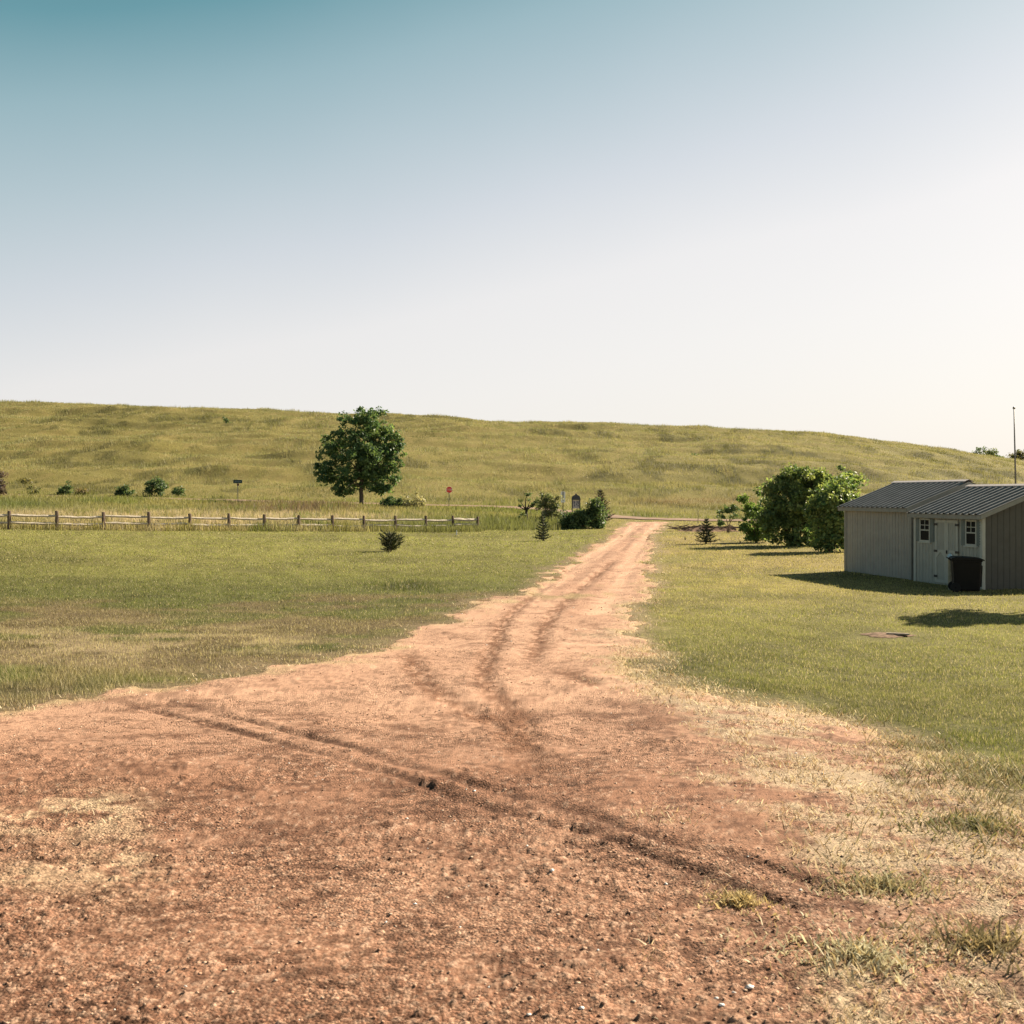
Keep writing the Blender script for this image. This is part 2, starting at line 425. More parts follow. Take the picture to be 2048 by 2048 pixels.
# ------------------------------------------------------------------ ground sheet
def build_ground():
    s = np.concatenate([np.linspace(-1.3, -.56, 60), np.linspace(-.56, .56, 900)[1:-1], np.linspace(.56, 1.3, 60)])
    d = [-60, -40, -25, -15, -9, -5, -3, -1.5, 0]
    py = 3400.0
    while True:
        dcur = 1.9 * F / (py - HY)
        if dcur > 75: break
        if dcur > .5: d.append(dcur)
        py -= 5 if py < 1800 else 18
    d += list(np.arange(76, 150, 1.0)) + list(np.arange(150, 440, 1.6)) + list(np.arange(440, 560, 6)) + [600, 680, 800, 1000, 1400, 2000, 3000, 4500, 6500]
    d = np.array(sorted(set(d)))
    SS, DD = np.meshgrid(s, d)
    X = SS * (np.maximum(DD, 0) + 7.0); Y = DD
    x = X.ravel(); y = Y.ravel()
    z = ground_z(x, y)
    near = y < 118
    sd = np.full(len(x), -9.0); sd[near] = dirt_sdf(x[near], y[near])
    z = z - sstep(.05, .5, sd) * .09
    col = lawn_color(x, y) * np.array([1.05, .95, .9])
    rs = road_side(x, y)
    col[near] = mixc(col[near], np.where((x[near] > y[near] * .095)[:, None], C(.44, .33, .20)[None], C(.30, .225, .13)[None]), sstep(-.75, -.02, sd[near]) * .85)
    soil = np.array([.34, .19, .10])
    col = mixc(col, soil[None], sstep(-.1, .15, sd))
    # hill: yellow olive prairie grass with darker weedy patches and swells
    n1 = fbm(x / 26, y / 40, 41, 3); n2 = fbm(x / 6, y / 14, 43, 3); n3 = fbm(x / 2.0, y / 5.0, 44, 2)
    hc = np.tile(C(.225, .19, .058), (len(x), 1))
    hc = mixc(hc, C(.18, .16, .055)[None], sstep(.46, .66, n1) * .5)
    hc = mixc(hc, C(.085, .085, .03)[None], sstep(.60, .72, n2 * .75 + n1 * .25) * .6)
    hc = mixc(hc, C(.30, .235, .09)[None], sstep(.50, .66, n3 * .6 + (1 - n1) * .4) * .5)
    n5 = fbm(x / 4.5, y / 10, 45, 3)
    hc = mixc(hc, C(.105, .10, .036)[None] * .8, sstep(.56, .66, n5) * (.20 + .42 * sstep(.45, .6, n1))) * 1.4
    hm = sstep(-1, 3, rs)
    col = mixc(col, hc, hm)
    W = len(s); H = len(d)
    idx = np.arange(W * H).reshape(H, W)
    q = np.stack([idx[:-1, :-1], idx[:-1, 1:], idx[1:, 1:], idx[1:, :-1]], -1).reshape(-1, 4)
    cm = rs[q].mean(1) > 1.5
    verts = np.stack([x, y, z], 1)
    m, nt, b = mat('soil_and_turf'); setc(b, (.2, .2, .1), .95, .1)
    a = nt.nodes.new('ShaderNodeAttribute'); a.attribute_name = 'Col'
    tc = nt.nodes.new('ShaderNodeNewGeometry')
    no = nt.nodes.new('ShaderNodeTexNoise'); no.inputs['Scale'].default_value = 9; no.inputs['Detail'].default_value = 8; no.inputs['Roughness'].default_value = .7
    nt.links.new(tc.outputs['Position'], no.inputs['Vector'])
    mr = nt.nodes.new('ShaderNodeMapRange'); mr.inputs[1].default_value = .3; mr.inputs[2].default_value = .7; mr.inputs[3].default_value = .6; mr.inputs[4].default_value = 1.4
    nt.links.new(no.outputs[0], mr.inputs[0])
    mu = nt.nodes.new('ShaderNodeVectorMath'); mu.operation = 'SCALE'
    nt.links.new(a.outputs['Color'], mu.inputs[0]); nt.links.new(mr.outputs[0], mu.inputs['Scale']); nt.links.new(mu.outputs[0], b.inputs['Base Color'])
    bp = nt.nodes.new('ShaderNodeBump'); bp.inputs['Strength'].default_value = .8; bp.inputs['Distance'].default_value = .06
    nt.links.new(no.outputs[0], bp.inputs['Height']); nt.links.new(bp.outputs[0], b.inputs['Normal'])
    for nm, sel in (('ground', ~cm), ('hill', cm)):
        qq = q[sel]; used, inv = np.unique(qq.ravel(), return_inverse=True)
        o = np_mesh(nm, verts[used], inv, 4, col[used], m, smooth=True)
        tag(o, {'ground': 'flat mown yard ground around the dirt track', 'hill': 'long low grassy prairie hill across the skyline'}[nm], {'ground': 'ground', 'hill': 'hill'}[nm], kind='structure')
build_ground()

# ------------------------------------------------------------------ gravel road along the hill foot
def build_road():
    V = []; Fq = []
    n = len(ROAD); T = np.gradient(ROAD, axis=0); T /= np.linalg.norm(T, axis=1)[:, None]
    N = np.stack([-T[:, 1], T[:, 0]], 1)
    offs = np.linspace(-2.0, 2.0, 7)
    for i in range(n):
        for o in offs:
            p = ROAD[i] + N[i] * (o + .25 * math.sin(i * 1.7 + o))
            V.append((p[0], p[1], gz(p[0], p[1]) + .10 - .012 * o * o * .6))
    k = len(offs)
    for i in range(n - 1):
        for j in range(k - 1):
            Fq.append((i * k + j, (i + 1) * k + j, (i + 1) * k + j + 1, i * k + j + 1))
    m = plain('pale_road_gravel', (.24, .165, .12), .95, .1, var=.25, scale=.8)
    o = np_mesh('road', np.array(V), np.array(Fq)[:, ::-1], 4, None, m, smooth=True)
    tag(o, 'pale pinkish gravel road at the foot of the hill', 'road', kind='structure')
build_road()

# ------------------------------------------------------------------ dirt track (fine relief)
TRACKS = [  # photo polylines of tyre marks: (points, half width m, strength)
 ([(170,1393),(240,1408),(300,1422),(400,1447),(480,1468),(560,1490),(700,1526),(850,1575),(940,1606),(1050,1640),(1160,1668),(1330,1728),(1480,1785),(1640,1840)], .066, 1.0),
 ([(285,1391),(345,1404),(440,1430),(560,1461),(700,1495),(850,1545),(1000,1586),(1090,1612),(1200,1641),(1330,1690),(1480,1716),(1700,1800)], .066, .95),
 ([(818,1305),(835,1350),(860,1375),(900,1405),(980,1440),(1040,1485),(1065,1520)], .17, .8),
 ([(1018,1235),(995,1285),(972,1330),(972,1365),(1010,1400),(1045,1430)], .17, .75),
 ([(1098,1240),(1082,1275),(1070,1305),(1068,1320)], .17, .7),
 ([(1128,1336),(1150,1358),(1190,1378)], .15, .7),
 ([(1095,1255),(1140,1265)], .12, .6), ([(1170,1265),(1225,1278)], .12, .5),
 ([(1230,1300),(1330,1400),(1480,1480),(1700,1580)], .35, .35),
 ([(1440,1625),(1600,1720),(1800,1790)], .3, .4),
]
TRACKS[2] = ([(812,1300),(835,1350),(860,1375),(900,1405),(980,1440),(1035,1480),(1060,1520),(1058,1560)], .14, 1.0)
TRACKS[3] = ([(1150,1130),(1080,1180),(1035,1215),(1010,1245),(990,1290),(970,1330),(968,1362),(1000,1400),(1045,1445),(1058,1500)], .13, 1.0)
TRACKS[4] = ([(1230,1120),(1160,1180),(1110,1225),(1085,1265),(1070,1305),(1066,1330)], .14, .95)
TRACKW = [(world_line(p, 20), hw, st) for (p, hw, st) in TRACKS]
RUTS = [world_line(p, 20) for p in (
    [(1278,1046),(1255,1066),(1215,1094),(1170,1122),(1120,1152),(1060,1190)],
    [(1316,1046),(1298,1070),(1275,1100),(1255,1140),(1235,1180),(1205,1230)])]
STRIPS = [([(1010,1175),(1120,1195),(1240,1180)], 10), ([(1150,1168),(1225,1168)], 8), ([(1270,1075),(1282,1065)], 12)]

def dirt_fields(x, y):
    """relief (m) and colour of the bare dirt"""
    z = base_z(x, y); px, py = topix(x, y, z)
    hgt = (fbm(x / .55, y / .55, 51, 4, .55) - .5) * .030
    fade1 = sstep(26, 9, y); fade2 = sstep(12, 4.5, y)
    c1 = fbm(x / .10, y / .10, 53, 3, .6)
    clod = np.maximum(0, c1 - .56) * .034
    patch = sstep(.40, .62, fbm(x / 1.5, y / 1.5, 55, 3))
    hgt = hgt + clod * fade1 * (.3 + 1.0 * patch) + (fbm(x / .045, y / .045, 57, 2, .6) - .5) * .008 * fade2
    w1, r1 = worley(x / .017, y / .017, 301); w2, r2 = worley(x / .036, y / .036, 303)
    st1 = np.clip(1 - w1 / (.25 + .45 * r1), 0, 1) ** .6 * (r1 > .35); st2 = np.clip(1 - w2 / (.18 + .34 * r2), 0, 1) ** .6 * (r2 > .6)
    hgt = hgt + st1 * (.002 + .004 * r1) * sstep(7, 4.5, y) + st2 * (.004 + .008 * r2) * sstep(11, 7, y) * (.3 + .7 * patch)
    n1 = fbm(x / 2.2, y / 2.2, 61, 4); n2 = fbm(x / .35, y / .35, 63, 4, .6); n3 = fbm(x / .07, y / .07, 65, 2)
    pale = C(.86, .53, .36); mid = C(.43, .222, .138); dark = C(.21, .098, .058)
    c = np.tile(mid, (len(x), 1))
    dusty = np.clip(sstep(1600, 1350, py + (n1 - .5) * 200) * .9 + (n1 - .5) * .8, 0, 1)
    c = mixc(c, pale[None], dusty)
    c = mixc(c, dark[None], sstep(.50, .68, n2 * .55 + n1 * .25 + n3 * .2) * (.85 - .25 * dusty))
    w3, r3 = worley(x / .22, y / .22, 305)
    rad3 = .10 + .22 * (r3 - .62) / .38
    st3 = np.clip(1 - w3 / np.maximum(rad3, .01) + (c1 - .5) * .8, 0, 1) * (r3 > .62) * sstep(24, 12, y)
    hgt = hgt + st3 ** .7 * sstep(3.2, 6, y) * (.006 + .013 * np.clip(r3 - .62, 0, 1) / .38) * (.25 + .75 * patch)
    c = mixc(c, (dark * .95)[None], st3 * .4)
    stn = np.where(r1[:, None] > .8, C(.84, .54, .37)[None], np.where(r1[:, None] < .52, C(.26, .15, .105)[None], C(.62, .37, .25)[None]))
    c = mixc(c, stn, (st1 > .12) * .6 * sstep(7, 4.5, y))
    stn = np.where(r2[:, None] > .86, C(.80, .54, .39)[None], C(.34, .185, .12)[None])
    c = mixc(c, stn, (st2 > .1) * .5 * sstep(11, 7, y))
    # yellowish clay patches
    yel = C(.84, .62, .40)
    yp = px_gauss(px, py, 165, 1622, 75, 26) + .8 * px_gauss(px, py, 20, 1650, 80, 20) + .6 * px_gauss(px, py, 240, 1720, 60, 50) + .5 * px_gauss(px, py, 60, 1760, 90, 22)
    c = mixc(c, yel[None], np.clip(yp * sstep(.36, .62, n2 * .6 + n3 * .4) * 1.0, 0, .75))
    c = mixc(c, (dark * .7)[None], sstep(.55, .63, fbm(x / .16, y / .08, 67, 5, .8)) * .75 * (1 - .45 * dusty) * sstep(24, 8, y))  # dark flecks: low-sun shadows of small clods and pits, painted into the colour
    tr = np.zeros(len(x))
    for ti, (P, hw, st) in enumerate(TRACKW):
        d, sgn, par = line_dist(P, x, y)
        wob = (fbm(x / .35, y / .35, 71, 2) - .5) * hw * 1.1
        rough = fbm(x / .10, y / .10, 73, 4, .75)
        ends = sstep(0, .06, par) * sstep(1, .94, par)
        gate = ((.55 if ti < 2 else .85) + (.45 if ti < 2 else .15) * sstep(.34, .56, fbm(x / .8, y / .8, 75, 3))) * ends * st
        k = np.exp(-((d + wob) / hw) ** 2) * gate
        k2 = np.exp(-((d + wob - hw * 1.5) / (hw * .8)) ** 2) * gate
        hgt = hgt + k * np.clip(rough - .42, 0, .2) * (.075 - .045 * sstep(9.5, 6.5, y)) - k * .022 + k2 * .012 * rough
        c = mixc(c, (dark * .66 if ti < 2 else C(.29, .14, .08))[None], np.minimum(1, k * 1.5) * (.2 + .8 * sstep(.40, .52, rough)) * .92)
    for P in RUTS:
        d, sgn, par = line_dist(P, x, y)
        k = np.exp(-(d / .33) ** 2)
        hgt = hgt - k * .035
        c = mixc(c, (pale * 1.06)[None], k * .55)
        k3 = np.exp(-((d - .62) / .2) ** 2)
        c = mixc(c, mid[None], k3 * .35)
    dl, _, _ = line_dist(RUTS[0], x, y)
    c = c * (1 + (sstep(22, 34, y) * (vnoise(dl / .16, y / 7, 69) - .5) * .42))[:, None]
    for (P, wd) in STRIPS:
        Pw = world_line(P, 15); d, sgn, par = line_dist(Pw, x, y)
        c = mixc(c, C(.52, .39, .20)[None], np.exp(-(d / .55) ** 2) * sstep(.45, .6, fbm(x / .5, y / 1.2, 79, 3)) * .8)
    # trodden dry thatch mixed into the soil on the right and along the edges
    rz = straw_zone(x, y, px, py)
    c = mixc(c, C(.70, .545, .365)[None], np.clip(rz * sstep(.38, .58, n2 * .6 + n3 * .4) * .8, 0, .8))
    return hgt, c * (.86 + .28 * n3)[:, None]

STRAW_POLY = np.array([hit(*p) for p in dens([(1262,1190),(1248,1260),(1235,1330),(1255,1370),(1390,1440),(1420,1500),(1500,1600),(1590,1700),(1600,1900),(1650,2150),(2700,2300),(2700,1700),(2048,1530),(1880,1480),(1700,1430),(1500,1395),(1350,1365),(1285,1330),(1268,1260),(1290,1190)], 30)])
def straw_zone(x, y, px, py):
    s = poly_sdf(STRAW_POLY, x, y)
    wdt = np.clip(y * .035, .15, .6)
    return sstep(-1, 1, s / wdt + (fbm(x / .8, y / .8, 81, 3) - .5) * 3) * sstep(.36, .54, fbm(x / .9, y / .6, 83, 4, .68) + .10 * px_gauss(px, py, 1550, 1490, 220, 60) + .1 * px_gauss(px, py, 1300, 1340, 60, 60))

def build_dirt():
    ds = .0029
    s = np.arange(-.62, .62, .00155)
    d = []
    py = 3300.0
    while py > 1043:
        prof = np.interp(py, [1043, 1084, 1120, 1172, 1260, 1430, 1700, 2048, 3300], [112, 65, 45, 31, 19, 9.8, 5.4, 3.55, 1.62])
        d.append(prof)
        py -= 12 if py > 2250 else (3.0 if py > 1400 else (2.2 if py > 1150 else 1.1))
    d = np.array([-10, -6, -3, -1, .3, 1.0] + d)
    SS, DD = np.meshgrid(s, d)
    W, H = len(s), len(d)
    x = (SS * (np.maximum(DD, 0) * 1.0 + 1.6)).ravel(); y = DD.ravel()
    # on far rows the sheet only needs the driveway: shift the columns to follow it
    sd = dirt_sdf(x, y)
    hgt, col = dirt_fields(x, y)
    z = base_z(x, y) + .012 + hgt * sstep(-.05, .35, sd) + sstep(6, 14, y) * (fbm(x / 2.6, y / 2.6, 9, 3) - .5) * .10
    # the outer lip sinks into the turf
    z = z - sstep(.03, -.15, sd) * .05
    edge = sstep(.45, .0, sd)
    n2 = fbm(x / .3, y / .3, 64, 3)
    col = mixc(col, C(.66, .50, .28)[None], edge * sstep(.3, .6, n2) * .8)
    idx = np.arange(W * H).reshape(H, W)
    q = np.stack([idx[:-1, :-1], idx[:-1, 1:], idx[1:, 1:], idx[1:, :-1]], -1).reshape(-1, 4)
    q = q[sd[q].max(1) > -.12]
    used, inv = np.unique(q.ravel(), return_inverse=True)
    m, nt, b = mat('red_gravel_dirt'); setc(b, (.4, .2, .1), .95, .12)
    a = nt.nodes.new('ShaderNodeAttribute'); a.attribute_name = 'Col'
    g = nt.nodes.new('ShaderNodeNewGeometry')
    vo = nt.nodes.new('ShaderNodeTexVoronoi'); vo.inputs['Scale'].default_value = 70
    no = nt.nodes.new('ShaderNodeTexNoise'); no.inputs['Scale'].default_value = 26; no.inputs['Detail'].default_value = 10; no.inputs['Roughness'].default_value = .82
    for t in (vo, no): nt.links.new(g.outputs['Position'], t.inputs['Vector'])
    hsv = nt.nodes.new('ShaderNodeMapRange'); hsv.inputs[3].default_value = .46; hsv.inputs[4].default_value = 1.6
    sep = nt.nodes.new('ShaderNodeSeparateColor'); nt.links.new(vo.outputs['Color'], sep.inputs[0]); nt.links.new(sep.outputs[0], hsv.inputs[0])
    mr = nt.nodes.new('ShaderNodeMapRange'); mr.inputs[1].default_value = .3; mr.inputs[2].default_value = .7; mr.inputs[3].default_value = .55; mr.inputs[4].default_value = 1.45
    nt.links.new(no.outputs[0], mr.inputs[0])
    mm = nt.nodes.new('ShaderNodeMath'); mm.operation = 'MULTIPLY'; nt.links.new(hsv.outputs[0], mm.inputs[0]); nt.links.new(mr.outputs[0], mm.inputs[1])
    lg = nt.nodes.new('ShaderNodeTexNoise'); lg.inputs['Scale'].default_value = 1.1; lg.inputs['Detail'].default_value = 5; lg.inputs['Roughness'].default_value = .6
    nt.links.new(g.outputs['Position'], lg.inputs['Vector'])
    lr = nt.nodes.new('ShaderNodeMapRange'); lr.inputs[1].default_value = .40; lr.inputs[2].default_value = .60; lr.inputs[3].default_value = .35; lr.inputs[4].default_value = 1.0
    nt.links.new(lg.outputs[0], lr.inputs[0])
    mk = nt.nodes.new('ShaderNodeMix'); mk.data_type = 'FLOAT'; mk.inputs[2].default_value = 1.0
    nt.links.new(lr.outputs[0], mk.inputs[0]); nt.links.new(mm.outputs[0], mk.inputs[3])
    mu = nt.nodes.new('ShaderNodeVectorMath'); mu.operation = 'SCALE'
    nt.links.new(a.outputs['Color'], mu.inputs[0]); nt.links.new(mk.outputs[0], mu.inputs['Scale']); nt.links.new(mu.outputs[0], b.inputs['Base Color'])
    ad = nt.nodes.new('ShaderNodeMath'); ad.operation = 'SUBTRACT'; nt.links.new(no.outputs[0], ad.inputs[0]); nt.links.new(vo.outputs['Distance'], ad.inputs[1])
    bp = nt.nodes.new('ShaderNodeBump'); nt.links.new(lr.outputs[0], bp.inputs['Strength']); bp.inputs['Distance'].default_value = .013
    nt.links.new(ad.outputs[0], bp.inputs['Height']); nt.links.new(bp.outputs[0], b.inputs['Normal'])
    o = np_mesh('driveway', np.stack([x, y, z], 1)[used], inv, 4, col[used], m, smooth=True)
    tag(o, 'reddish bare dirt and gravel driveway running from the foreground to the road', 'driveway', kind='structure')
build_dirt()
def dirt_z(x, y):
    h, _ = dirt_fields(x, y)
    return base_z(x, y) + .012 + h + sstep(6, 14, y) * (fbm(x / 2.6, y / 2.6, 9, 3) - .5) * .10

# ------------------------------------------------------------------ loose gravel
def scatter(d0, d1, density, margin=None):
    margin = margin or (.70 if d1 < 40 else .56)
    return _scatter(d0, d1, density, margin)
def _scatter(d0, d1, density, margin):
    """random ground points between two distances inside the widened view wedge"""
    area = margin * (d1 * d1 - d0 * d0)
    n = int(area * density)
    d = np.sqrt(RNG.uniform(d0 * d0, d1 * d1, n)); u = RNG.uniform(-margin, margin, n)
    return u * d, d

def build_gravel():
    xs = []; ys = []; rs = []
    for (d0, d1, den, r0, r1) in ((2.6, 6, 520, .003, .010), (6, 11, 120, .004, .011), (11, 22, 14, .007, .015), (22, 60, 2.0, .014, .026)):
        x, y = scatter(d0, d1, den); s = dirt_sdf(x, y); k = s > .05
        # stones gather in loose drifts
        k &= (RNG.random(len(x)) < .25 + 1.2 * sstep(.42, .64, fbm(x / .8, y / .8, 91, 3)))
        x, y = x[k], y[k]
        xs.append(x); ys.append(y); rs.append(r0 + (r1 - r0) * RNG.random(len(x)) ** 2.6)
    x = np.concatenate(xs); y = np.concatenate(ys); r = np.concatenate(rs); n = len(x)
    z = dirt_z(x, y)
    base = np.array([(1, 0, 0), (.3, .95, 0), (-.8, .6, 0), (-.85, -.5, 0), (.25, -1, 0), (.1, .05, .8), (0, 0, -.6), (.45, -.35, .62)])
    tri = np.array([(0, 1, 7), (1, 5, 7), (1, 2, 5), (2, 3, 5), (3, 4, 5), (4, 7, 5), (4, 0, 7), (1, 0, 6), (2, 1, 6), (3, 2, 6), (4, 3, 6), (0, 4, 6)])
    wh = RNG.random(n) < .016; r[wh] *= 1.35
    an = RNG.uniform(0, 6.28, n); sc = RNG.uniform(.7, 1.35, (n, 3)) * r[:, None]
    P = base[None] * (1 + RNG.uniform(-.28, .28, (n, 8, 3)))
    P = P * sc[:, None, :] * np.array([1, 1, .62])
    ca, sa = np.cos(an)[:, None], np.sin(an)[:, None]
    V = np.stack([P[..., 0] * ca - P[..., 1] * sa, P[..., 0] * sa + P[..., 1] * ca, P[..., 2]], -1)
    V += np.stack([x, y, z + r * .2], 1)[:, None, :]
    pal = np.array([(.74, .43, .28), (.58, .32, .20), (.86, .60, .42), (.42, .24, .16), (.80, .60, .44), (.25, .16, .12)])
    ci = RNG.choice(len(pal), n, p=[.34, .22, .22, .08, .12, .02])
    c = pal[ci] * RNG.uniform(.75, 1.2, (n, 1))
    c[wh] = np.array([1.5, 1.45, 1.35]) * RNG.uniform(.9, 1.05, (wh.sum(), 1))
    Fq = (tri[None] + (np.arange(n) * 8)[:, None, None]).reshape(-1, 3)
    m, nt, b = mat('pebble_stone'); setc(b, (.4, .3, .2), .8, .3)
    a = nt.nodes.new('ShaderNodeAttribute'); a.attribute_name = 'Col'; nt.links.new(a.outputs['Color'], b.inputs['Base Color'])
    o = np_mesh('gravel', V.reshape(-1, 3), Fq, 3, np.repeat(c, 8, 0), m)
    tag(o, 'loose red brown gravel with a few white pebbles on the dirt', 'gravel', kind='stuff')
build_gravel()

# ------------------------------------------------------------------ grass
def blades(name, x, y, z, h, wd, col, mat_, lean=.45, segs=1, az=None, tipc=None, parent=None, k=.95, flat=0.0):
    n = len(x)
    az = RNG.uniform(0, 2 * np.pi, n) if az is None else az
    la = RNG.uniform(0, 2 * np.pi, n); ll = (flat + (1 - flat) * RNG.random(n) ** .7) * lean * h
    b = np.stack([x, y, z], 1)
    s = np.stack([np.cos(az), np.sin(az), np.zeros(n)], 1) * (wd / 2)[:, None]
    tip = b + np.stack([np.cos(la) * ll, np.sin(la) * ll, h * np.sqrt(np.maximum(.1, 1 - (ll / np.maximum(h, 1e-6)) ** 2))], 1)
    ct = col * 1.12 if tipc is None else tipc
    if segs == 1:
        V = np.stack([b - s, b + s, tip], 1).reshape(-1, 3)
        Cc = np.stack([col, col, ct], 1).reshape(-1, 3)
        Fq = np.arange(n * 3)
        return np_mesh(name, V, Fq, 3, Cc, mat_, parent, k=k)
    mid = b + (tip - b) * .55; mid[:, 2] += .12 * h
    V = np.stack([b - s, b + s, mid - s * .75, mid + s * .75, tip], 1).reshape(-1, 3)
    Cc = np.stack([col, col, col, col, ct], 1).reshape(-1, 3)
    t = np.array([0, 1, 3, 0, 3, 2, 2, 3, 4])
    Fq = (t[None] + (np.arange(n) * 5)[:, None]).ravel()
    return np_mesh(name, V, Fq, 3, Cc, mat_, parent, k=k)

M_GRASS = leafmat('grass_blade', .42, .6, .2, (1, 1, .75))
M_STRAW = leafmat('dry_straw_blade', .35, .7, .15, (1, .96, .84))

SHED_POLY = np.array([(13.6, 31.4), (12.6, 34.7), (12.64, 34.8), (11.69, 38.6), (16.2, 40.2), (17.4, 32.2)])
def build_lawn():
    X = []; Y = []; Hh = []; Wd = []; Cc = []
    for (d0, d1, den, h0, wd) in ((7, 13, 2600, .030, .005), (13, 22, 800, .032, .009), (22, 36, 260, .035, .016), (36, 55, 90, .042, .03), (55, 84, 36, .05, .05), (84, 118, 16, .06, .07)):
        x, y = scatter(d0, d1, den)
        z = base_z(x, y); px, py = topix(x, y, z)
        sd = dirt_sdf(x, y)
        k = sd < .06
        fb = (py > field_base(px) - 2) | (px > 1160)
        k &= fb & (road_side(x, y) < -3)
        k &= poly_sdf(SHED_POLY, x, y) < 0
        thin = fbm(x / 1.3, y / 1.0, 101, 3)
        br = sstep(1240, 1160, px) * sstep(1190, 1240, py)
        wid = np.where(px > 1240, 1.5, 1.2)
        keep = (1 - br * .45 * sstep(.45, .6, thin)) * (1 - .93 * sstep(.1, .9, 1 + sd / wid + (fbm(x / .5, y / .7, 105, 4, .65) - .55) * 2.0))
        pit = px_gauss(px, py, 1775, 1273, 60, 7)
        keep = keep * (1 - .95 * np.clip(pit * 1.6, 0, 1))
        k &= RNG.random(len(x)) < keep
        x, y, px, py, sd = x[k], y[k], px[k], py[k], sd[k]
        c = lawn_color(x, y) * RNG.uniform(.72, 1.30, (len(x), 1))
        dry = RNG.random(len(x)) < (.08 + .35 * sstep(-.4, -.0, sd) + .12 * (px > 1240) + .25 * sstep(1240, 1160, px) * sstep(1200, 1260, py))
        c[dry] = (STRAW * .9) * RNG.uniform(.7, 1.2, (dry.sum(), 1))
        hh = h0 * RNG.uniform(.6, 1.5, len(x)) * (1 + 1.1 * px_gauss(px, py, 120, 1375, 190, 35) + 1.5 * px_gauss(px, py, 810, 1172, 42, 6)) * (.45 + 1.1 * fbm(x / .35, y / .4, 103, 3))
        X.append(x); Y.append(y); Hh.append(hh); Wd.append(wd * RNG.uniform(.7, 1.3, len(x))); Cc.append(c)
    x = np.concatenate(X); y = np.concatenate(Y)
    o = blades('lawn_grass', x, y, ground_z(x, y), np.concatenate(Hh), np.concatenate(Wd), np.concatenate(Cc), M_GRASS, lean=.6)
    tag(o, 'short mown lawn grass on both sides of the dirt track', 'lawn', kind='stuff')
build_lawn()

def build_straw():
    """dry bunches and weeds at the right of the dirt and along its edges"""
    X = []; Y = []; Hh = []; Wd = []; Cc = []
    for (d0, d1, den, h0, wd) in ((2.6, 5, 4200, .045, .004), (5, 9, 2400, .045, .006), (9, 16, 800, .05, .009), (16, 34, 150, .05, .015), (34, 70, 25, .06, .035)):
        x, y = scatter(d0, d1, den); z = base_z(x, y); px, py = topix(x, y, z)
        sd = dirt_sdf(x, y); zn = straw_zone(x, y, px, py)
        fringe = sstep(-.9, -.1, sd) * sstep(.40, .02, sd) * (.25 + .75 * sstep(.42, .58, fbm(x / .9, y / .9, 107, 3)))
        fringe = fringe * np.where(px > 1230, 1, .3)
        cl = sstep(.46, .62, fbm(x / .28, y / .24, 109, 3))
        yp = (px_gauss(px, py, 160, 1625, 70, 22) * .16 + px_gauss(px, py, 1475, 1820, 45, 28) * .9 + px_gauss(px, py, 1300, 1930, 30, 40) * .35 + px_gauss(px, py, 1330, 1640, 40, 14) * .5) * sstep(.35, .6, fbm(x / .3, y / .3, 111, 3))
        p = np.clip(zn * (sd > -1.3) * (.30 + .7 * cl) * .8 + fringe * .8 + yp, 0, 1)
        k = RNG.random(len(x)) < p
        x, y, px, py, sd = x[k], y[k], px[k], py[k], sd[k]
        n = len(x)
        c = np.tile(C(.72, .61, .42), (n, 1))
        gr = sstep(.50, .64, fbm(x / 1.1, y / .9, 113, 3)) * sstep(1500, 1800, px) + .8 * px_gauss(px, py, 1960, 1640, 120, 70)
        c = mixc(c, C(.26, .25, .13)[None], np.clip(gr, 0, 1) * (RNG.random(n) < .75))
        tan = RNG.random(n) < .45
        c[tan] = c[tan] * np.array([.62, .53, .44])
        c *= RNG.uniform(.65, 1.2, (n, 1))
        X.append(x); Y.append(y); Hh.append(h0 * RNG.uniform(.35, 1.5, n) * (1 + .8 * np.clip(gr, 0, 1))); Wd.append(wd * RNG.uniform(.7, 1.4, n)); Cc.append(c)
    x = np.concatenate(X); y = np.concatenate(Y)
    z = np.where(dirt_sdf(x, y) > 0, dirt_z(x, y), ground_z(x, y))
    o = blades('dry_grass', x, y, z - .004, np.concatenate(Hh), np.concatenate(Wd), np.concatenate(Cc), M_STRAW, lean=.985, segs=2, flat=.55)
    tag(o, 'pale dry straw grass scattered over the dirt edges', 'dry grass', kind='stuff')
build_straw()

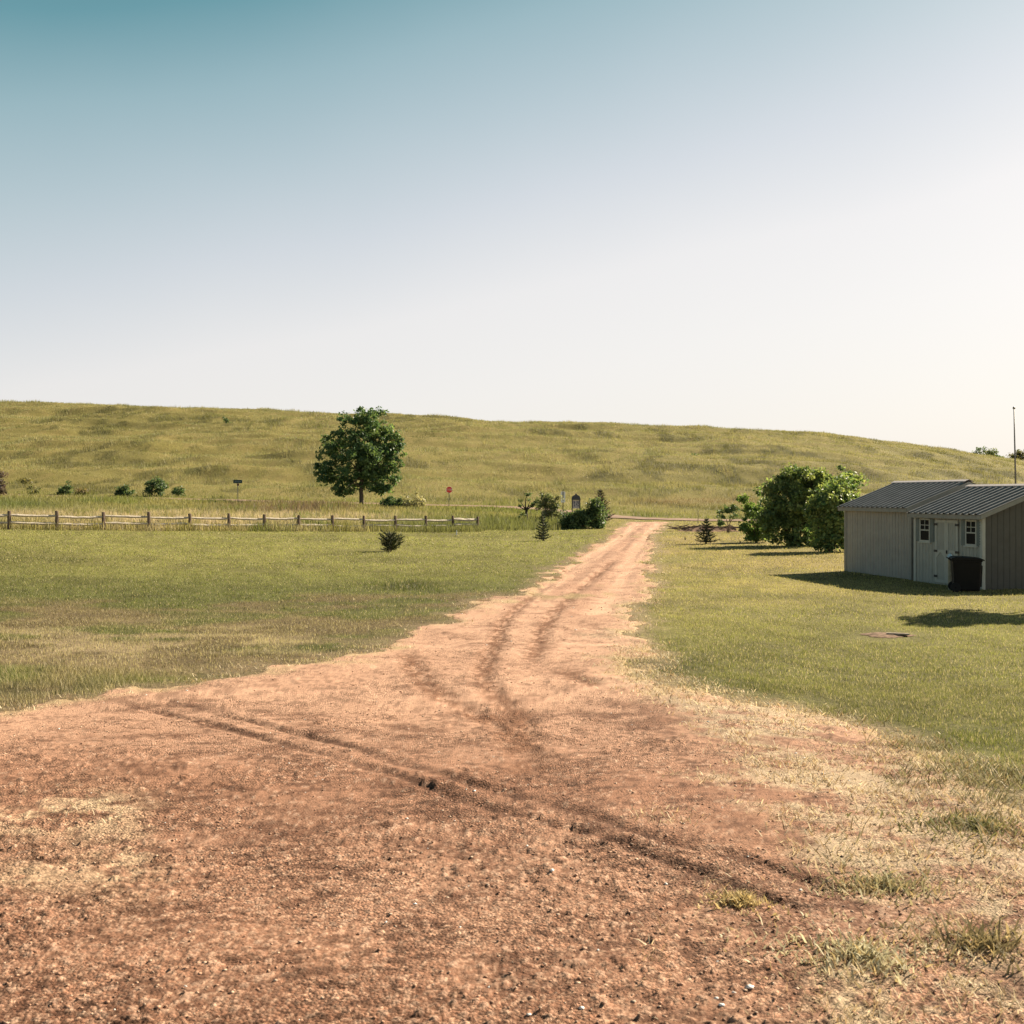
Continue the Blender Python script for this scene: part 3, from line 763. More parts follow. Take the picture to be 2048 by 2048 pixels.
def build_tall():
    X = []; Y = []; Hh = []; Wd = []; Cc = []
    for (d0, d1, den) in ((58, 80, 60), (80, 110, 30), (110, 165, 13)):
        x, y = scatter(d0, d1, den); z = base_z(x, y); px, py = topix(x, y, z)
        k = (py < field_base(px) + 1) & (px < 1122) & (road_side(x, y) < -3.2)
        x, y, px, py = x[k], y[k], px[k], py[k]; n = len(x)
        n1 = fbm(x / 5, y / 9, 121, 3); n2 = fbm(x / 1.2, y / 2.5, 123, 3)
        dark_strip = px_gauss(px, py, 540, 1026, 70, 8) + px_gauss(px, py, 650, 1024, 50, 6) * .8  # strip of darker brown, taller blades behind the fence
        c = np.tile(C(.205, .185, .072), (n, 1))
        c = mixc(c, C(.10, .125, .03)[None], sstep(.5, .66, n1) * .7)
        st = px_gauss(px, py, 640, 1049, 190, 9) + .55 * px_gauss(px, py, 60, 1044, 260, 10) + .6 * px_gauss(px, py, 330, 1049, 160, 8)
        c = mixc(c, C(.41, .325, .225)[None], np.clip(st * sstep(.38, .58, n2) * 1.1, 0, .85))
        c = mixc(c, C(.12, .08, .055)[None], np.clip(dark_strip * 1.3 * sstep(.36, .5, n2), 0, .88))
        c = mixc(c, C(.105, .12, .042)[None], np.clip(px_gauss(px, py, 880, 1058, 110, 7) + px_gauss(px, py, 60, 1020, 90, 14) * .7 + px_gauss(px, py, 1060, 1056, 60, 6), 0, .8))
        c *= RNG.uniform(.65, 1.3, (n, 1))
        hh = (.50 + .35 * n1) * (1 + .5 * np.clip(dark_strip, 0, 1)) * (1 - np.interp(px, [200, 480], [.1, .55]) * sstep(-22, -8, road_side(x, y))) * RNG.uniform(.6, 1.4, n) * np.interp(py - field_base(px), [-40, -12, -4, 0], [1, 1.1, 1.0, .7])
        X.append(x); Y.append(y); Hh.append(hh); Wd.append(RNG.uniform(.022, .05, n) * (y / 75)); Cc.append(c)
    x = np.concatenate(X); y = np.concatenate(Y)
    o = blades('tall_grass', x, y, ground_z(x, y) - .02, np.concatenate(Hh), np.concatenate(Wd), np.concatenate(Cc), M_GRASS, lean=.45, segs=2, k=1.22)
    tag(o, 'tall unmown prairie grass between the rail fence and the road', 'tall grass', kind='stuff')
build_tall()

def build_hillgrass():
    X = []; Y = []; Hh = []; Wd = []; Cc = []
    for (d0, d1, den, wd) in ((105, 150, 9, .05), (150, 210, 7.5, .065), (210, 300, 4.6, .09), (300, 420, 4.0, .12)):
        x, y = scatter(d0, d1, den, .53)
        k = (road_side(x, y) > 3.3); x, y = x[k], y[k]; n = len(x)
        n1 = fbm(x / 26, y / 40, 41, 3); n2 = fbm(x / 6, y / 14, 43, 3); n3 = fbm(x / 3, y / 7, 127, 3)
        c = np.tile(C(.240, .235, .105), (n, 1))
        c = mixc(c, C(.21, .19, .065)[None], sstep(.46, .66, n1) * .5)
        c = mixc(c, C(.09, .10, .03)[None], sstep(.60, .72, n2 * .75 + n1 * .25) * .22)
        c = mixc(c, C(.37, .31, .16)[None], sstep(.55, .68, n3) * .5)
        n5 = fbm(x / 4.5, y / 10, 45, 3)
        c = mixc(c, C(.105, .10, .036)[None], sstep(.56, .66, n5) * (.20 + .42 * sstep(.45, .6, n1)))
        z = base_z(x, y); px, py = topix(x, y, z)
        rs = road_side(x, y)
        c = mixc(c, C(.16, .19, .04)[None], sstep(13, 4, rs) * .6)
        c = mixc(c, C(.20, .13, .09)[None], np.clip(px_gauss(px, py, 1390, 1003, 90, 6) * 1.0, 0, .7))
        c = mixc(c, C(.06, .07, .022)[None], np.clip(px_gauss(px, py, 845, 880, 28, 6) * 1.1 + px_gauss(px, py, 935, 1000, 70, 7) * .5 + px_gauss(px, py, 640, 985, 60, 6) * .8 + px_gauss(px, py, 905, 927, 22, 3) * .8, 0, .85))
        c *= RNG.uniform(.7, 1.25, (n, 1))
        hh = (.16 + .5 * n3 ** 1.5 + .3 * sstep(.56, .68, n5) + .35 * sstep(.57, .68, n2)) * RNG.uniform(.6, 1.4, n)
        X.append(x); Y.append(y); Hh.append(hh); Wd.append(wd * RNG.uniform(.7, 1.3, n)); Cc.append(c)
    x = np.concatenate(X); y = np.concatenate(Y)
    o = blades('hill_grass', x, y, ground_z(x, y) - .03, np.concatenate(Hh), np.concatenate(Wd), np.concatenate(Cc), M_GRASS, lean=.6, k=1.0)
    tag(o, 'yellow green prairie grass covering the hill', 'prairie grass', kind='stuff')
build_hillgrass()

# ------------------------------------------------------------------ trees and shrubs
M_LEAF = leafmat('leaf', .46, .5, .28, (1, .98, .6))
M_NEEDLE = leafmat('needle', .15, .6, .2)
M_BARK = plain('bark', (.11, .085, .062), .9, .15, var=.45, scale=9, bump=.8, stretch=(3, 3, .6))
M_TWIG = plain('twig_wood', (.16, .11, .08), .9, .15, var=.4, scale=12)

def leaves(name, blobs, n, size, cols, parent, seed, clump=.45, fill=.5, nclump=None, droop=0.0, aspect=.62):
    """leaf quads gathered in clumps through ellipsoid volumes; blobs = [(centre, radii, weight)]"""
    r = np.random.default_rng(seed)
    wts = np.array([b[2] for b in blobs], float); wts /= wts.sum()
    nc = nclump or max(8, n // 40)
    bi = r.choice(len(blobs), nc, p=wts)
    v = r.normal(size=(nc, 3)); v /= np.linalg.norm(v, axis=1)[:, None]
    rad = r.random(nc) ** fill
    cen = np.array([blobs[i][0] for i in bi]); rr = np.array([blobs[i][1] for i in bi])
    cc = cen + v * rad[:, None] * rr
    csz = clump * r.uniform(.55, 1.35, nc)
    li = r.integers(0, nc, n)
    off = r.normal(size=(n, 3)); off /= np.linalg.norm(off, axis=1)[:, None]
    off *= (r.random(n) ** .45)[:, None] * csz[li][:, None] * np.array([1.15, 1.15, .75])
    p = cc[li] + off
    out = p - cen[bi[li]]; out /= np.linalg.norm(out, axis=1)[:, None] + 1e-6
    nrm = out * .5 + r.normal(size=(n, 3)) * .75 + np.array([0, 0, .35]); nrm /= np.linalg.norm(nrm, axis=1)[:, None]
    t = np.cross(nrm, r.normal(size=(n, 3))); t[:, 2] -= droop; t /= np.linalg.norm(t, axis=1)[:, None]
    b = np.cross(nrm, t)
    s = size * r.uniform(.6, 1.35, n)[:, None]
    V = np.stack([p - t * s * .55, p + b * s * .5 * aspect - t * s * .05 + nrm * s * .08, p + t * s * .55, p - b * s * .5 * aspect - t * s * .05 + nrm * s * .08], 1).reshape(-1, 3)
    cols = np.array(cols, float)
    ci = r.choice(len(cols), nc)
    c = cols[ci][li] * .6 + cols[r.choice(len(cols), n)] * .4
    c = c * r.uniform(.75, 1.25, (n, 1))
    return np_mesh(name, V, np.arange(n * 4), 4, np.repeat(c, 4, 0), M_LEAF, parent, k=1.7)

def limb(mb, a, b, r0, r1, rnd, bend=.12, n=5, sides=6):
    a = Vector(a); b = Vector(b); L = (b - a).length
    pts = []
    side = Vector((rnd.uniform(-1, 1), rnd.uniform(-1, 1), rnd.uniform(-.2, .6))) * bend * L
    for k in range(n):
        t = k / (n - 1); pts.append(a.lerp(b, t) + side * math.sin(t * math.pi))
    mb.tube(pts, [r0 + (r1 - r0) * k / (n - 1) for k in range(n)], sides)
    return pts

def big_tree():
    d = 140.0; x = at(723, d); s = d / F
    t = thing('shade_tree', 'large round-crowned green tree beyond the rail fence', 'tree', (x, d, gz(x, d)))
    zb = gz(x, d); rnd = random.Random(3)
    def P(px, py, dy=0): return ((px - 723) * s, dy, zat(py, d) - zb)
    bl = []
    for (px, py, rx, ry, dy, w_) in ((742, 850, 42, 40, 0, 1.6), (700, 862, 38, 36, -1, 1.3), (765, 900, 36, 46, .5, 1.3), (668, 892, 34, 34, .5, 1.0), (720, 910, 52, 46, 1.5, 1.6), (720, 920, 50, 44, -2, 1.4),
                                  (655, 940, 27, 24, -.5, .7), (690, 962, 30, 30, 0, .7), (752, 958, 30, 26, 0, .7), (785, 930, 17, 30, 0, .55), (790, 890, 15, 26, .5, .45), (684, 984, 12, 12, -.5, .25), (722, 955, 36, 30, 2, .7), (762, 978, 14, 12, -.5, .22)):
        bl.append((P(px, py, dy), (rx * s * .93, min(rx, ry) * s * .95, ry * s * .93), w_))
    for k in range(34):
        b = bl[rnd.randrange(14)]; a = rnd.uniform(0, 2 * math.pi); e_ = rnd.uniform(-.7, .5); q = rnd.uniform(.95, 1.18); ce = math.sqrt(1 - e_ * e_)
        bl.append(((b[0][0] + math.cos(a) * b[1][0] * q * ce, b[0][1] + e_ * b[1][1], b[0][2] + math.sin(a) * b[1][2] * q * ce), (.75, .75, .6), .07))
    mb = MB()
    h = zat(960, d) - zb
    mb.tube([(0, 0, -.3), (.02, 0, .6), (-.05, .05, h * .6), (.05, 0, h), (.1, .1, h * 1.9), (.5, 0, h * 2.7)], [.42, .30, .25, .23, .16, .08], 10, jit=.06, rnd=rnd)
    for b in bl[:14]: limb(mb, (.02, 0, h * rnd.uniform(.75, 1.5)), b[0], .12, .03, rnd, .1)
    mb.build('trunk', M_BARK, t, smooth=True)
    leaves('crown', bl, 23000, .34, [(.042, .080, .036), (.052, .098, .038), (.034, .068, .036), (.082, .122, .045), (.12, .165, .06)], t, 5, clump=.62, fill=.45, nclump=560)
big_tree()

def shrub(name, label, cat, px, d, base_py, blobs_px, n, size, cols, seed, stems=4, group=None, clump=.4, dense=.45, leafname='foliage', aspect=.62, stemr=.045, rim=0):
    s = d / F; x = at(px, d); zb = gz(x, d)
    t = thing(name, label, cat, (x, d, zb), 0, group)
    bl = []
    top = -9
    for (bx, by, rx, ry, *rest) in blobs_px:
        dy = rest[0] if rest else 0
        bl.append((((bx - px) * s, dy, zat(by, d) - zb), (rx * s, max(rx, ry) * s * .9, ry * s), rx * ry))
    rr_ = random.Random(seed + 500); main = sorted(bl, key=lambda b: -b[2])[:5]
    for k in range(rim):
        b = rr_.choice(main); a = rr_.uniform(-.15, math.pi + .15); e_ = rr_.uniform(-1, 1)
        q = rr_.uniform(.94, 1.22) + (.12 * rr_.random() if math.sin(a) > .55 else 0); ce = math.sqrt(1 - min(.8, e_ * e_ * .6))
        c_ = (b[0][0] + math.cos(a) * b[1][0] * q * ce, b[0][1] + e_ * .7 * b[1][1], b[0][2] + math.sin(a) * b[1][2] * q * ce)
        w_ = rr_.uniform(.12, .28); bl.append((c_, (w_ * b[1][0] * .6, w_ * b[1][0] * .6, w_ * b[1][2] * 1.5), rx * ry * .0 + b[2] * .12))
    mx = max(b[2] for b in bl)
    bl = [(b[0], b[1], b[2] / mx + .06) for b in bl]
    rnd = random.Random(seed); mb = MB()
    for k in range(stems):
        b = bl[k % len(bl)]
        tgt = (b[0][0] + rnd.uniform(-.5, .5) * b[1][0], b[0][1] + rnd.uniform(-.5, .5) * b[1][1], b[0][2] + rnd.uniform(-.1, .6) * b[1][2])
        limb(mb, (rnd.uniform(-.12, .12), rnd.uniform(-.12, .12), -.1), tgt, stemr, stemr * .3, rnd, .12)
    mb.build('stem' if name != 'tree' else 'trunk', M_TWIG, t, smooth=True)
    leaves(leafname, bl, n, size, cols, t, seed, clump=clump, fill=dense, aspect=aspect)
    return t

GREEN_Y = [(.17, .205, .07), (.21, .235, .085)]
GREEN_L = [(.06, .11, .035), (.09, .14, .04), (.045, .09, .033), (.13, .17, .05)]
DARKG = [(.045, .078, .036), (.06, .095, .04), (.04, .065, .033), (.09, .12, .045)]
GREYG = [(.20, .19, .11), (.27, .25, .15), (.11, .12, .06), (.34, .31, .20)]
# cluster beside the sheds
G1 = 'bushes beside the sheds'
shrub('bush', 'small bright green bush at the left end of the row beside the sheds', 'bush', 1513, 62, 1085, [(1512, 1045, 28, 36), (1520, 1030, 22, 34), (1508, 1066, 24, 20), (1512, 1076, 22, 12), (1535, 1062, 22, 24), (1498, 1035, 13, 26), (1525, 1062, 16, 20), (1488, 998, 9, 9), (1505, 1015, 14, 14)], 5600, .145, [(.10, .16, .045), (.15, .20, .06), (.065, .115, .035)], 21, 5, G1, clump=.26, rim=10)
shrub('bush', 'tall dark leafy bush in the middle of the row beside the sheds', 'bush', 1588, 58, 1093, [(1590, 1000, 52, 52), (1548, 1010, 26, 46), (1620, 985, 46, 40, .8), (1640, 962, 38, 28, 1), (1690, 958, 36, 24, 1.4), (1722, 966, 26, 16, 2), (1536, 1030, 24, 40), (1580, 965, 32, 24), (1678, 955, 24, 15, 1.2), (1565, 1050, 42, 32), (1610, 1050, 40, 34), (1540, 1040, 24, 36), (1600, 1025, 60, 40), (1585, 1074, 50, 22), (1620, 1072, 40, 24), (1560, 1082, 26, 14), (1600, 1086, 30, 12), (1655, 1000, 40, 40, 1.5), (1576, 942, 10, 12), (1605, 944, 12, 12)], 26000, .165, DARKG[1:] + [(.085, .13, .045), (.12, .16, .055)] + GREEN_Y, 22, 9, G1, clump=.34, dense=.5, stemr=.08, rim=48)
shrub('bush', 'light-edged rounded bush touching the corner of the taller shed', 'bush', 1662, 52, 1100, [(1662, 1035, 36, 42), (1640, 1020, 18, 34), (1690, 1010, 28, 38, .6), (1665, 990, 30, 26, .4), (1700, 975, 26, 22, 1.2), (1730, 960, 26, 14, 2), (1680, 1075, 26, 18), (1650, 1060, 34, 26), (1690, 1040, 30, 34), (1660, 1082, 40, 20), (1640, 1086, 28, 14), (1690, 1088, 24, 14)], 15000, .15, [(.05, .095, .035), (.075, .125, .04), (.13, .17, .055), (.17, .20, .07), (.21, .235, .085), (.045, .085, .035)], 23, 7, G1, clump=.34, stemr=.06, rim=36)
# young two-stemmed tree
shrub('young_tree', 'young two-stemmed tree beside the soil heap', 'tree', 1455, 78, 1066, [(1446, 1030, 11, 13), (1462, 1018, 12, 14), (1440, 1040, 7, 9), (1468, 1030, 7, 10)], 900, .15, DARKG, 24, 4, None, clump=.28, leafname='crown')
# in front of the stop sign
shrub('bush', 'low dark green bush in tall grass right of the big tree', 'bush', 790, 128, 1020, [(786, 1005, 20, 14), (772, 1010, 9, 9), (802, 1010, 12, 10)], 2600, .2, DARKG, 25, 4, None, clump=.4)
shrub('bush', 'thin grey-green bush beside the low dark bush', 'bush', 812, 128, 1020, [(812, 1006, 13, 12), (822, 1013, 8, 8)], 520, .22, GREYG, 26, 4, None, clump=.45)
shrub('bush', 'tall airy grey-green bush left of the stop sign', 'bush', 838, 128, 1020, [(838, 1000, 13, 16), (848, 1009, 9, 11), (830, 1011, 9, 9)], 800, .22, GREYG, 27, 5, None, clump=.45)
# by the end of the driveway
shrub('bush', 'round dark green bush in front of the notice board', 'bush', 1158, 86, 1060, [(1148, 1040, 27, 22), (1165, 1044, 40, 20), (1172, 1037, 22, 24), (1135, 1049, 10, 10), (1195, 1035, 18, 26), (1192, 1012, 12, 16)], 10000, .17, DARKG, 28, 7, None, clump=.4, stemr=.05)
shrub('small_tree', 'pale-leaved airy small tree left of the notice board', 'tree', 1098, 95, 1058, [(1090, 1000, 14, 17), (1108, 1006, 14, 18), (1100, 1028, 18, 18), (1116, 1035, 9, 14), (1086, 1020, 12, 14)], 3000, .17, [(.13, .14, .075), (.19, .185, .11), (.07, .09, .04), (.06, .08, .035)], 29, 7, None, clump=.35, leafname='crown', stemr=.05)
# along the road at left
for (px, d, base, bl, n, cols, lab, sd) in (
    (309, 163, 998, [(308, 978, 15, 16), (322, 982, 11, 13), (296, 985, 8, 9)], 1500, DARKG, 'largest dark round bush at the foot of the hill', 31),
    (247, 163, 997, [(244, 987, 12, 9), (258, 990, 10, 7), (237, 990, 7, 6)], 800, DARKG, 'wide low dark bush left of the largest hill-foot bush', 32),
    (355, 163, 995, [(352, 988, 8, 5), (361, 987, 6, 6)], 320, DARKG, 'small low bush just right of the largest hill-foot bush', 33),
    (131, 164, 996, [(130, 984, 10, 10), (137, 979, 6, 8), (124, 990, 6, 5)], 700, DARKG, 'upright dark bush near the left end of the hill-foot row', 34),
    (164, 164, 997, [(162, 989, 8, 6), (171, 990, 6, 5)], 220, [(.12, .09, .05), (.10, .095, .045)], 'low brownish bush beside the upright dark bush', 35),
    (68, 164, 994, [(66, 984, 6, 9), (74, 987, 5, 7)], 170, [(.13, .12, .06), (.10, .11, .045)], 'thin sparse bush at the hill foot', 36),
    (-2, 150, 1000, [(-4, 975, 10, 20), (2, 965, 8, 12), (4, 985, 7, 12)], 900, [(.085, .055, .058), (.075, .055, .05), (.07, .06, .045)], 'purplish bush at the left edge of the picture', 37),
):
    bl = [(a, b - 5, rx_ * 1.12, ry_ * 1.4) for (a, b, rx_, ry_) in bl]; n = int(n * 1.6)
    shrub('bush', lab, 'bush', px, d, base, bl, n, .26, cols, sd, 4, 'bushes along the foot of the hill', clump=.5)
# on the hillside
for (px, py, bl, n, cols, lab, sd) in (
    (453, 848, [(452, 842, 6, 5), (457, 845, 4, 4)], 260, DARKG, 'lone dark shrub high on the hill left of the big tree', 41),
    (1389, 918, [(1388, 913, 6, 4), (1384, 915, 4, 3)], 220, DARKG, 'lone dark shrub on the hillside above the driveway end', 42),
    (50, 966, [(50, 962, 8, 4)], 160, [(.11, .10, .045)], 'small brown-green shrub low on the hill at far left', 43),
):
    x, d = hit(px, py)
    shrub('shrub', lab, 'shrub', px, d, py, bl, n, .45, cols, sd, 3, 'shrubs on the hillside', clump=.7)
# beyond the crest on the right
x = at(1975, 520)
shrub('tree', 'spreading tree on the skyline above the sheds', 'tree', 1980, 470, 922, [(1962, 905, 11, 9), (1985, 910, 13, 9), (2000, 917, 9, 7), (1950, 908, 5, 4)], 1500, .75, DARKG + [(.12, .13, .04)], 45, 6, None, clump=1.6, leafname='crown', stemr=.3)

x = at(2042, 560)
shrub('tree', 'dark rounded clump of far trees at the right edge of the skyline', 'tree', 2042, 520, 930, [(2030, 918, 17, 9), (2048, 910, 20, 12), (2070, 912, 22, 14)], 2200, .8, [(.075, .075, .035), (.06, .07, .03), (.09, .08, .04)], 46, 6, None, clump=1.5, leafname='crown', stemr=.3)

# off to the right of the picture: the tree whose shadow lies on the lawn
def side_tree():
    x, y = 15.1, 27.0; zb = gz(x, y)
    t = thing('shade_tree', 'leafy tree just beyond the right edge casting its shadow on the lawn', 'tree', (x, y, zb))
    bl = [((0, 0, 3.9), (1.25, 1.15, .9), 1.2), ((-.7, .4, 3.3), (.7, .8, .6), .5), ((.8, -.2, 3.3), (1, 1, .8), .8), ((.2, .1, 4.6), (.8, .8, .6), .6), ((-.1, -2.1, 1.6), (.5, .4, .3), .12)]
    mb = MB(); rnd = random.Random(5)
    mb.tube([(0, 0, -.2), (0, .02, 1.4), (.05, 0, 2.6), (0, 0, 4.2)], [.17, .13, .11, .04], 8)
    for b in bl: limb(mb, (0, 0, 1.5), b[0], .05, .02, rnd)
    mb.build('trunk', M_BARK, t, smooth=True)
    leaves('crown', bl, 5200, .16, GREEN_L, t, 51, clump=.4)
side_tree()

def conifer(name, label, px, d, base_py, h, r, seed, cols, levels=9, rounded=False, spray=1.0, open_=1.0, lean=0.0, cat='tree', group=None, dense=1.0, sweep=.18, spiky=0):
    x = at(px, d); zb = gz(x, d); rnd = np.random.default_rng(seed); pr = random.Random(seed)
    t = thing(name, label, cat, (x, d, zb), 0, group)
    mb = MB(); mb.tube([(0, 0, -.1), (lean * .3, 0, h * .4), (lean, 0, h * .97)], [.035 * h + .012, .022 * h, .006], 7)
    V = []; Cc = []
    cols = np.array(cols)
    for lv in range(levels):
        f = (lv + .3) / levels; z0 = h * (.06 + .88 * f)
        L = r * ((1 - f) ** .8) * 1.05 + .05 * r
        if rounded: L = r * math.sin(math.pi * min(1, .28 + .66 * f)) ** .8
        nb = max(4, int((8 - 3 * f) * dense))
        for k in range(nb):
            a = 2 * math.pi * (k + rnd.uniform(-.35, .35)) / nb + lv * .9
            LL = L * rnd.uniform(.65, 1.2)
            up = rnd.uniform(-.1, .25) + sweep * (1 + f) + spiky * rnd.uniform(0, .6)
            tip = np.array([math.cos(a) * LL + lean * f, math.sin(a) * LL, z0 + up * LL])
            base = np.array([lean * f, 0, z0 - .02 * h])
            mb.tube([tuple(base), tuple(base + (tip - base) * .5 - np.array([0, 0, .05 * LL])), tuple(tip)], [.010 * h + .003, .006 * h, .002], 4)
            # needle sprays along the branch
            m_ = max(5, int(LL / (.035 * max(h, .6)) * open_))
            for q in range(m_):
                u = .15 + .85 * (q + rnd.random()) / m_
                p = base + (tip - base) * u - np.array([0, 0, .05 * LL * math.sin(u * math.pi)])
                sz = spray * (.07 + .04 * rnd.random()) * (.75 + .3 * h) * (1.1 - .35 * u)
                for w_ in range(3):
                    dirv = (tip - base) / (np.linalg.norm(tip - base) + 1e-6) + rnd.normal(size=3) * .65
                    dirv /= np.linalg.norm(dirv); sd = np.cross(dirv, rnd.normal(size=3)); sd /= np.linalg.norm(sd) + 1e-6
                    V += [p - sd * sz * .16, p + sd * sz * .16, p + dirv * sz * 1.3]
                    c = cols[rnd.integers(len(cols))] * rnd.uniform(.7, 1.3); Cc += [c, c, c * 1.15]
    mb.build('trunk', M_BARK, t, smooth=True)
    np_mesh('needles', np.array(V), np.arange(len(V)), 3, np.array(Cc), M_NEEDLE, t, k=.75)
    return t
SPR = [(.040, .062, .036), (.055, .08, .045), (.03, .05, .03), (.085, .10, .05)]
d0 = hit(782, 1104)[1]
conifer('pine_sapling', 'small bushy dark pine on the lawn in front of the rail fence', 782, d0, 1104, 40 * d0 / F, 25 * d0 / F, 61, [(.06, .075, .035), (.045, .06, .03), (.09, .095, .04)], 7, open_=1.25, dense=1.25, sweep=.10, spiky=1.1, rounded=True, spray=1.15)
d0 = hit(1087, 1082)[1]
conifer('spruce_sapling', 'narrow little spruce on the lawn left of the driveway', 1087, d0, 1082, 58 * d0 / F, 17 * d0 / F, 62, SPR, 10, open_=1.4, lean=-.05, dense=1.15, spray=1.0)
d0 = hit(1412, 1088)[1]
conifer('spruce_sapling', 'little bluish spruce in front of the soil heap right of the driveway', 1412, d0, 1088, 55 * d0 / F, 21 * d0 / F, 63, SPR, 9, open_=1.35, lean=.03, dense=1.25, spray=1.05)
conifer('spruce_tree', 'brown-edged conifer behind the round dark bush at the driveway end', 1203, 97, 1060, 74 * 97 / F, 24 * 97 / F, 64, [(.10, .085, .05), (.06, .07, .035), (.13, .095, .06), (.05, .06, .03)], 11, open_=1.5, lean=-.1, dense=1.5, sweep=.35)

def bare_tree():
    d = 97; px = 1052; s = d / F; x = at(px, d); zb = gz(x, d)
    t = thing('dead_tree', 'small dark tree with spreading half-bare branches beside the pale-leaved one', 'tree', (x, d, zb))
    mb = MB(); rnd = random.Random(9)
    def P(a, b, dy=0): return ((a - px) * s, dy, zat(b, d) - zb)
    mb.tube([(0, 0, -.1), P(1053, 1035), P(1053, 1018)], [.17, .14, .10], 8, jit=.1, rnd=rnd)
    ends = [(1042, 1004, .2), (1056, 988, 0), (1074, 1004, -.2), (1046, 1012, -.3), (1061, 1001, .4), (1068, 1009, .3), (1038, 1012, -.1)]
    for (a, b, dy) in ends: limb(mb, P(1053, 1022 - rnd.uniform(0, 6)), P(a, b, dy), .07, .02, rnd, .15)
    mb.build('trunk', plain('dark_bark', (.05, .042, .032), .9, .15, var=.4, scale=9), t, smooth=True)
    bl = [(P(a, b, dy), (.22, .22, .2), .6) for (a, b, dy) in ends] + [(P(1055, 996), (.2, .2, .45), 1), (P(1046, 1032), (.5, .4, .35), 1.3), (P(1070, 1006), (.3, .3, .2), .7)]
    leaves('crown', bl, 620, .15, DARKG, t, 66, clump=.2)
bare_tree()

# ------------------------------------------------------------------ fence
M_POST = plain('weathered_post', (.12, .088, .066), .9, .15, var=.35, scale=5, bump=.6, stretch=(4, 4, .7))
M_RAIL = plain('bleached_rail', (.44, .385, .31), .85, .2, var=.35, scale=4, bump=.6, stretch=(.6, 5, 5))
def build_fence():
    t = thing('rail_fence', 'weathered split-rail fence with two rails along the lawn', 'fence', (FA[0], FA[1], gz(*FA)))
    ox, oy, oz = t.location
    pxs = [-170, -77, 18, 114, 207, 298, 380, 458, 529, 597.5, 665, 728, 791, 852, 906, 955]
    rnd = random.Random(12); pos = []
    for px in pxs:
        u = (px - CX) / F
        s = (u * FA[1] - FA[0]) / (FD[0] - u * FD[1]); p = FA + FD * s; pos.append(p)
    for p in pos:
        z = gz(*p); hgt = rnd.uniform(1.0, 1.1); wv = .088; lx, ly = rnd.uniform(-.02, .02), rnd.uniform(-.02, .02)
        mb = MB(); n0 = 6
        rings = [(-.25, 1.0), (.0, 1.02), (.35, .98), (.7, .97), (hgt - .03, .95), (hgt, .7)]
        an0 = math.atan2(FD[1], FD[0])
        for (zz, k) in rings:
            for q in range(8):
                an = an0 + math.pi / 8 + q * math.pi / 4
                r = wv * k * (1.12 if q % 2 else 1.0) * rnd.uniform(.92, 1.08)
                mb.v.append((p[0] - ox + math.cos(an) * r + lx * zz, p[1] - oy + math.sin(an) * r + ly * zz, z - oz + zz))
        for i in range(len(rings) - 1):
            for q in range(8):
                q2 = (q + 1) % 8; mb.f.append((i * 8 + q, i * 8 + q2, i * 8 + 8 + q2, i * 8 + 8 + q))
        mb.f.append(tuple(range((len(rings) - 1) * 8, len(rings) * 8)))
        mb.build('post', M_POST, t)
    for (a, b) in zip(pos[:-1], pos[1:]):
        for (hh, r) in ((.77, .072), (.37, .078)):
            za, zb_ = gz(*a) - oz + hh + rnd.uniform(-.04, .04), gz(*b) - oz + hh + rnd.uniform(-.04, .04)
            sag = rnd.uniform(.0, .05)
            if b is pos[-1]: r *= 1.45; za += .06; zb_ += .06
            pts = []; rad = []
            e = (b - a) / np.linalg.norm(b - a)
            A = a + e * .06; B = b - e * .06
            off = rnd.uniform(-.02, .02)
            for k in range(8):
                q = k / 7; m_ = A * (1 - q) + B * q
                pts.append((m_[0] - ox + e[1] * off, m_[1] - oy - e[0] * off, za + (zb_ - za) * q - sag * math.sin(q * math.pi) + rnd.uniform(-.008, .008)))
                rad.append(r * (.72 if k in (0, 7) else rnd.uniform(.9, 1.15)))
            MB().tube(pts, rad, 5, jit=.16, rnd=rnd).build('rail', M_RAIL, t)
build_fence()

# ------------------------------------------------------------------ sheds
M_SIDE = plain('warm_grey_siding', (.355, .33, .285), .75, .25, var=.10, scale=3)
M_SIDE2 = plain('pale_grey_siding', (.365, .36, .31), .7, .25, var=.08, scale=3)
M_DARKSIDE = plain('shade_darkened_siding', (.105, .10, .086), .75, .25, var=.10, scale=3)  # gable and back walls: siding colour darkened to carry their shade
M_WHITE = plain('off_white_trim', (.45, .45, .39), .6, .3, var=.08, scale=5)
M_BLUETRIM = plain('blue_grey_shutter_paint', (.15, .175, .165), .6, .3, var=.1, scale=5)
M_BLACK = plain('black_iron', (.02, .02, .02), .5, .4, var=.2)
M_ROOF = plain('dark_grey_metal_roof', (.165, .158, .145), .5, .45, .0, var=.18, scale=2.5)
M_CAP = plain('pale_ridge_metal', (.52, .45, .42), .45, .5, 0, var=.1)
M_FASCIA = plain('grey_fascia', (.28, .27, .235), .7, .3, var=.1)
m_, nt_, b_ = mat('dark_glass'); setc(b_, (.008, .009, .009), .5, .08); M_GLASS = m_

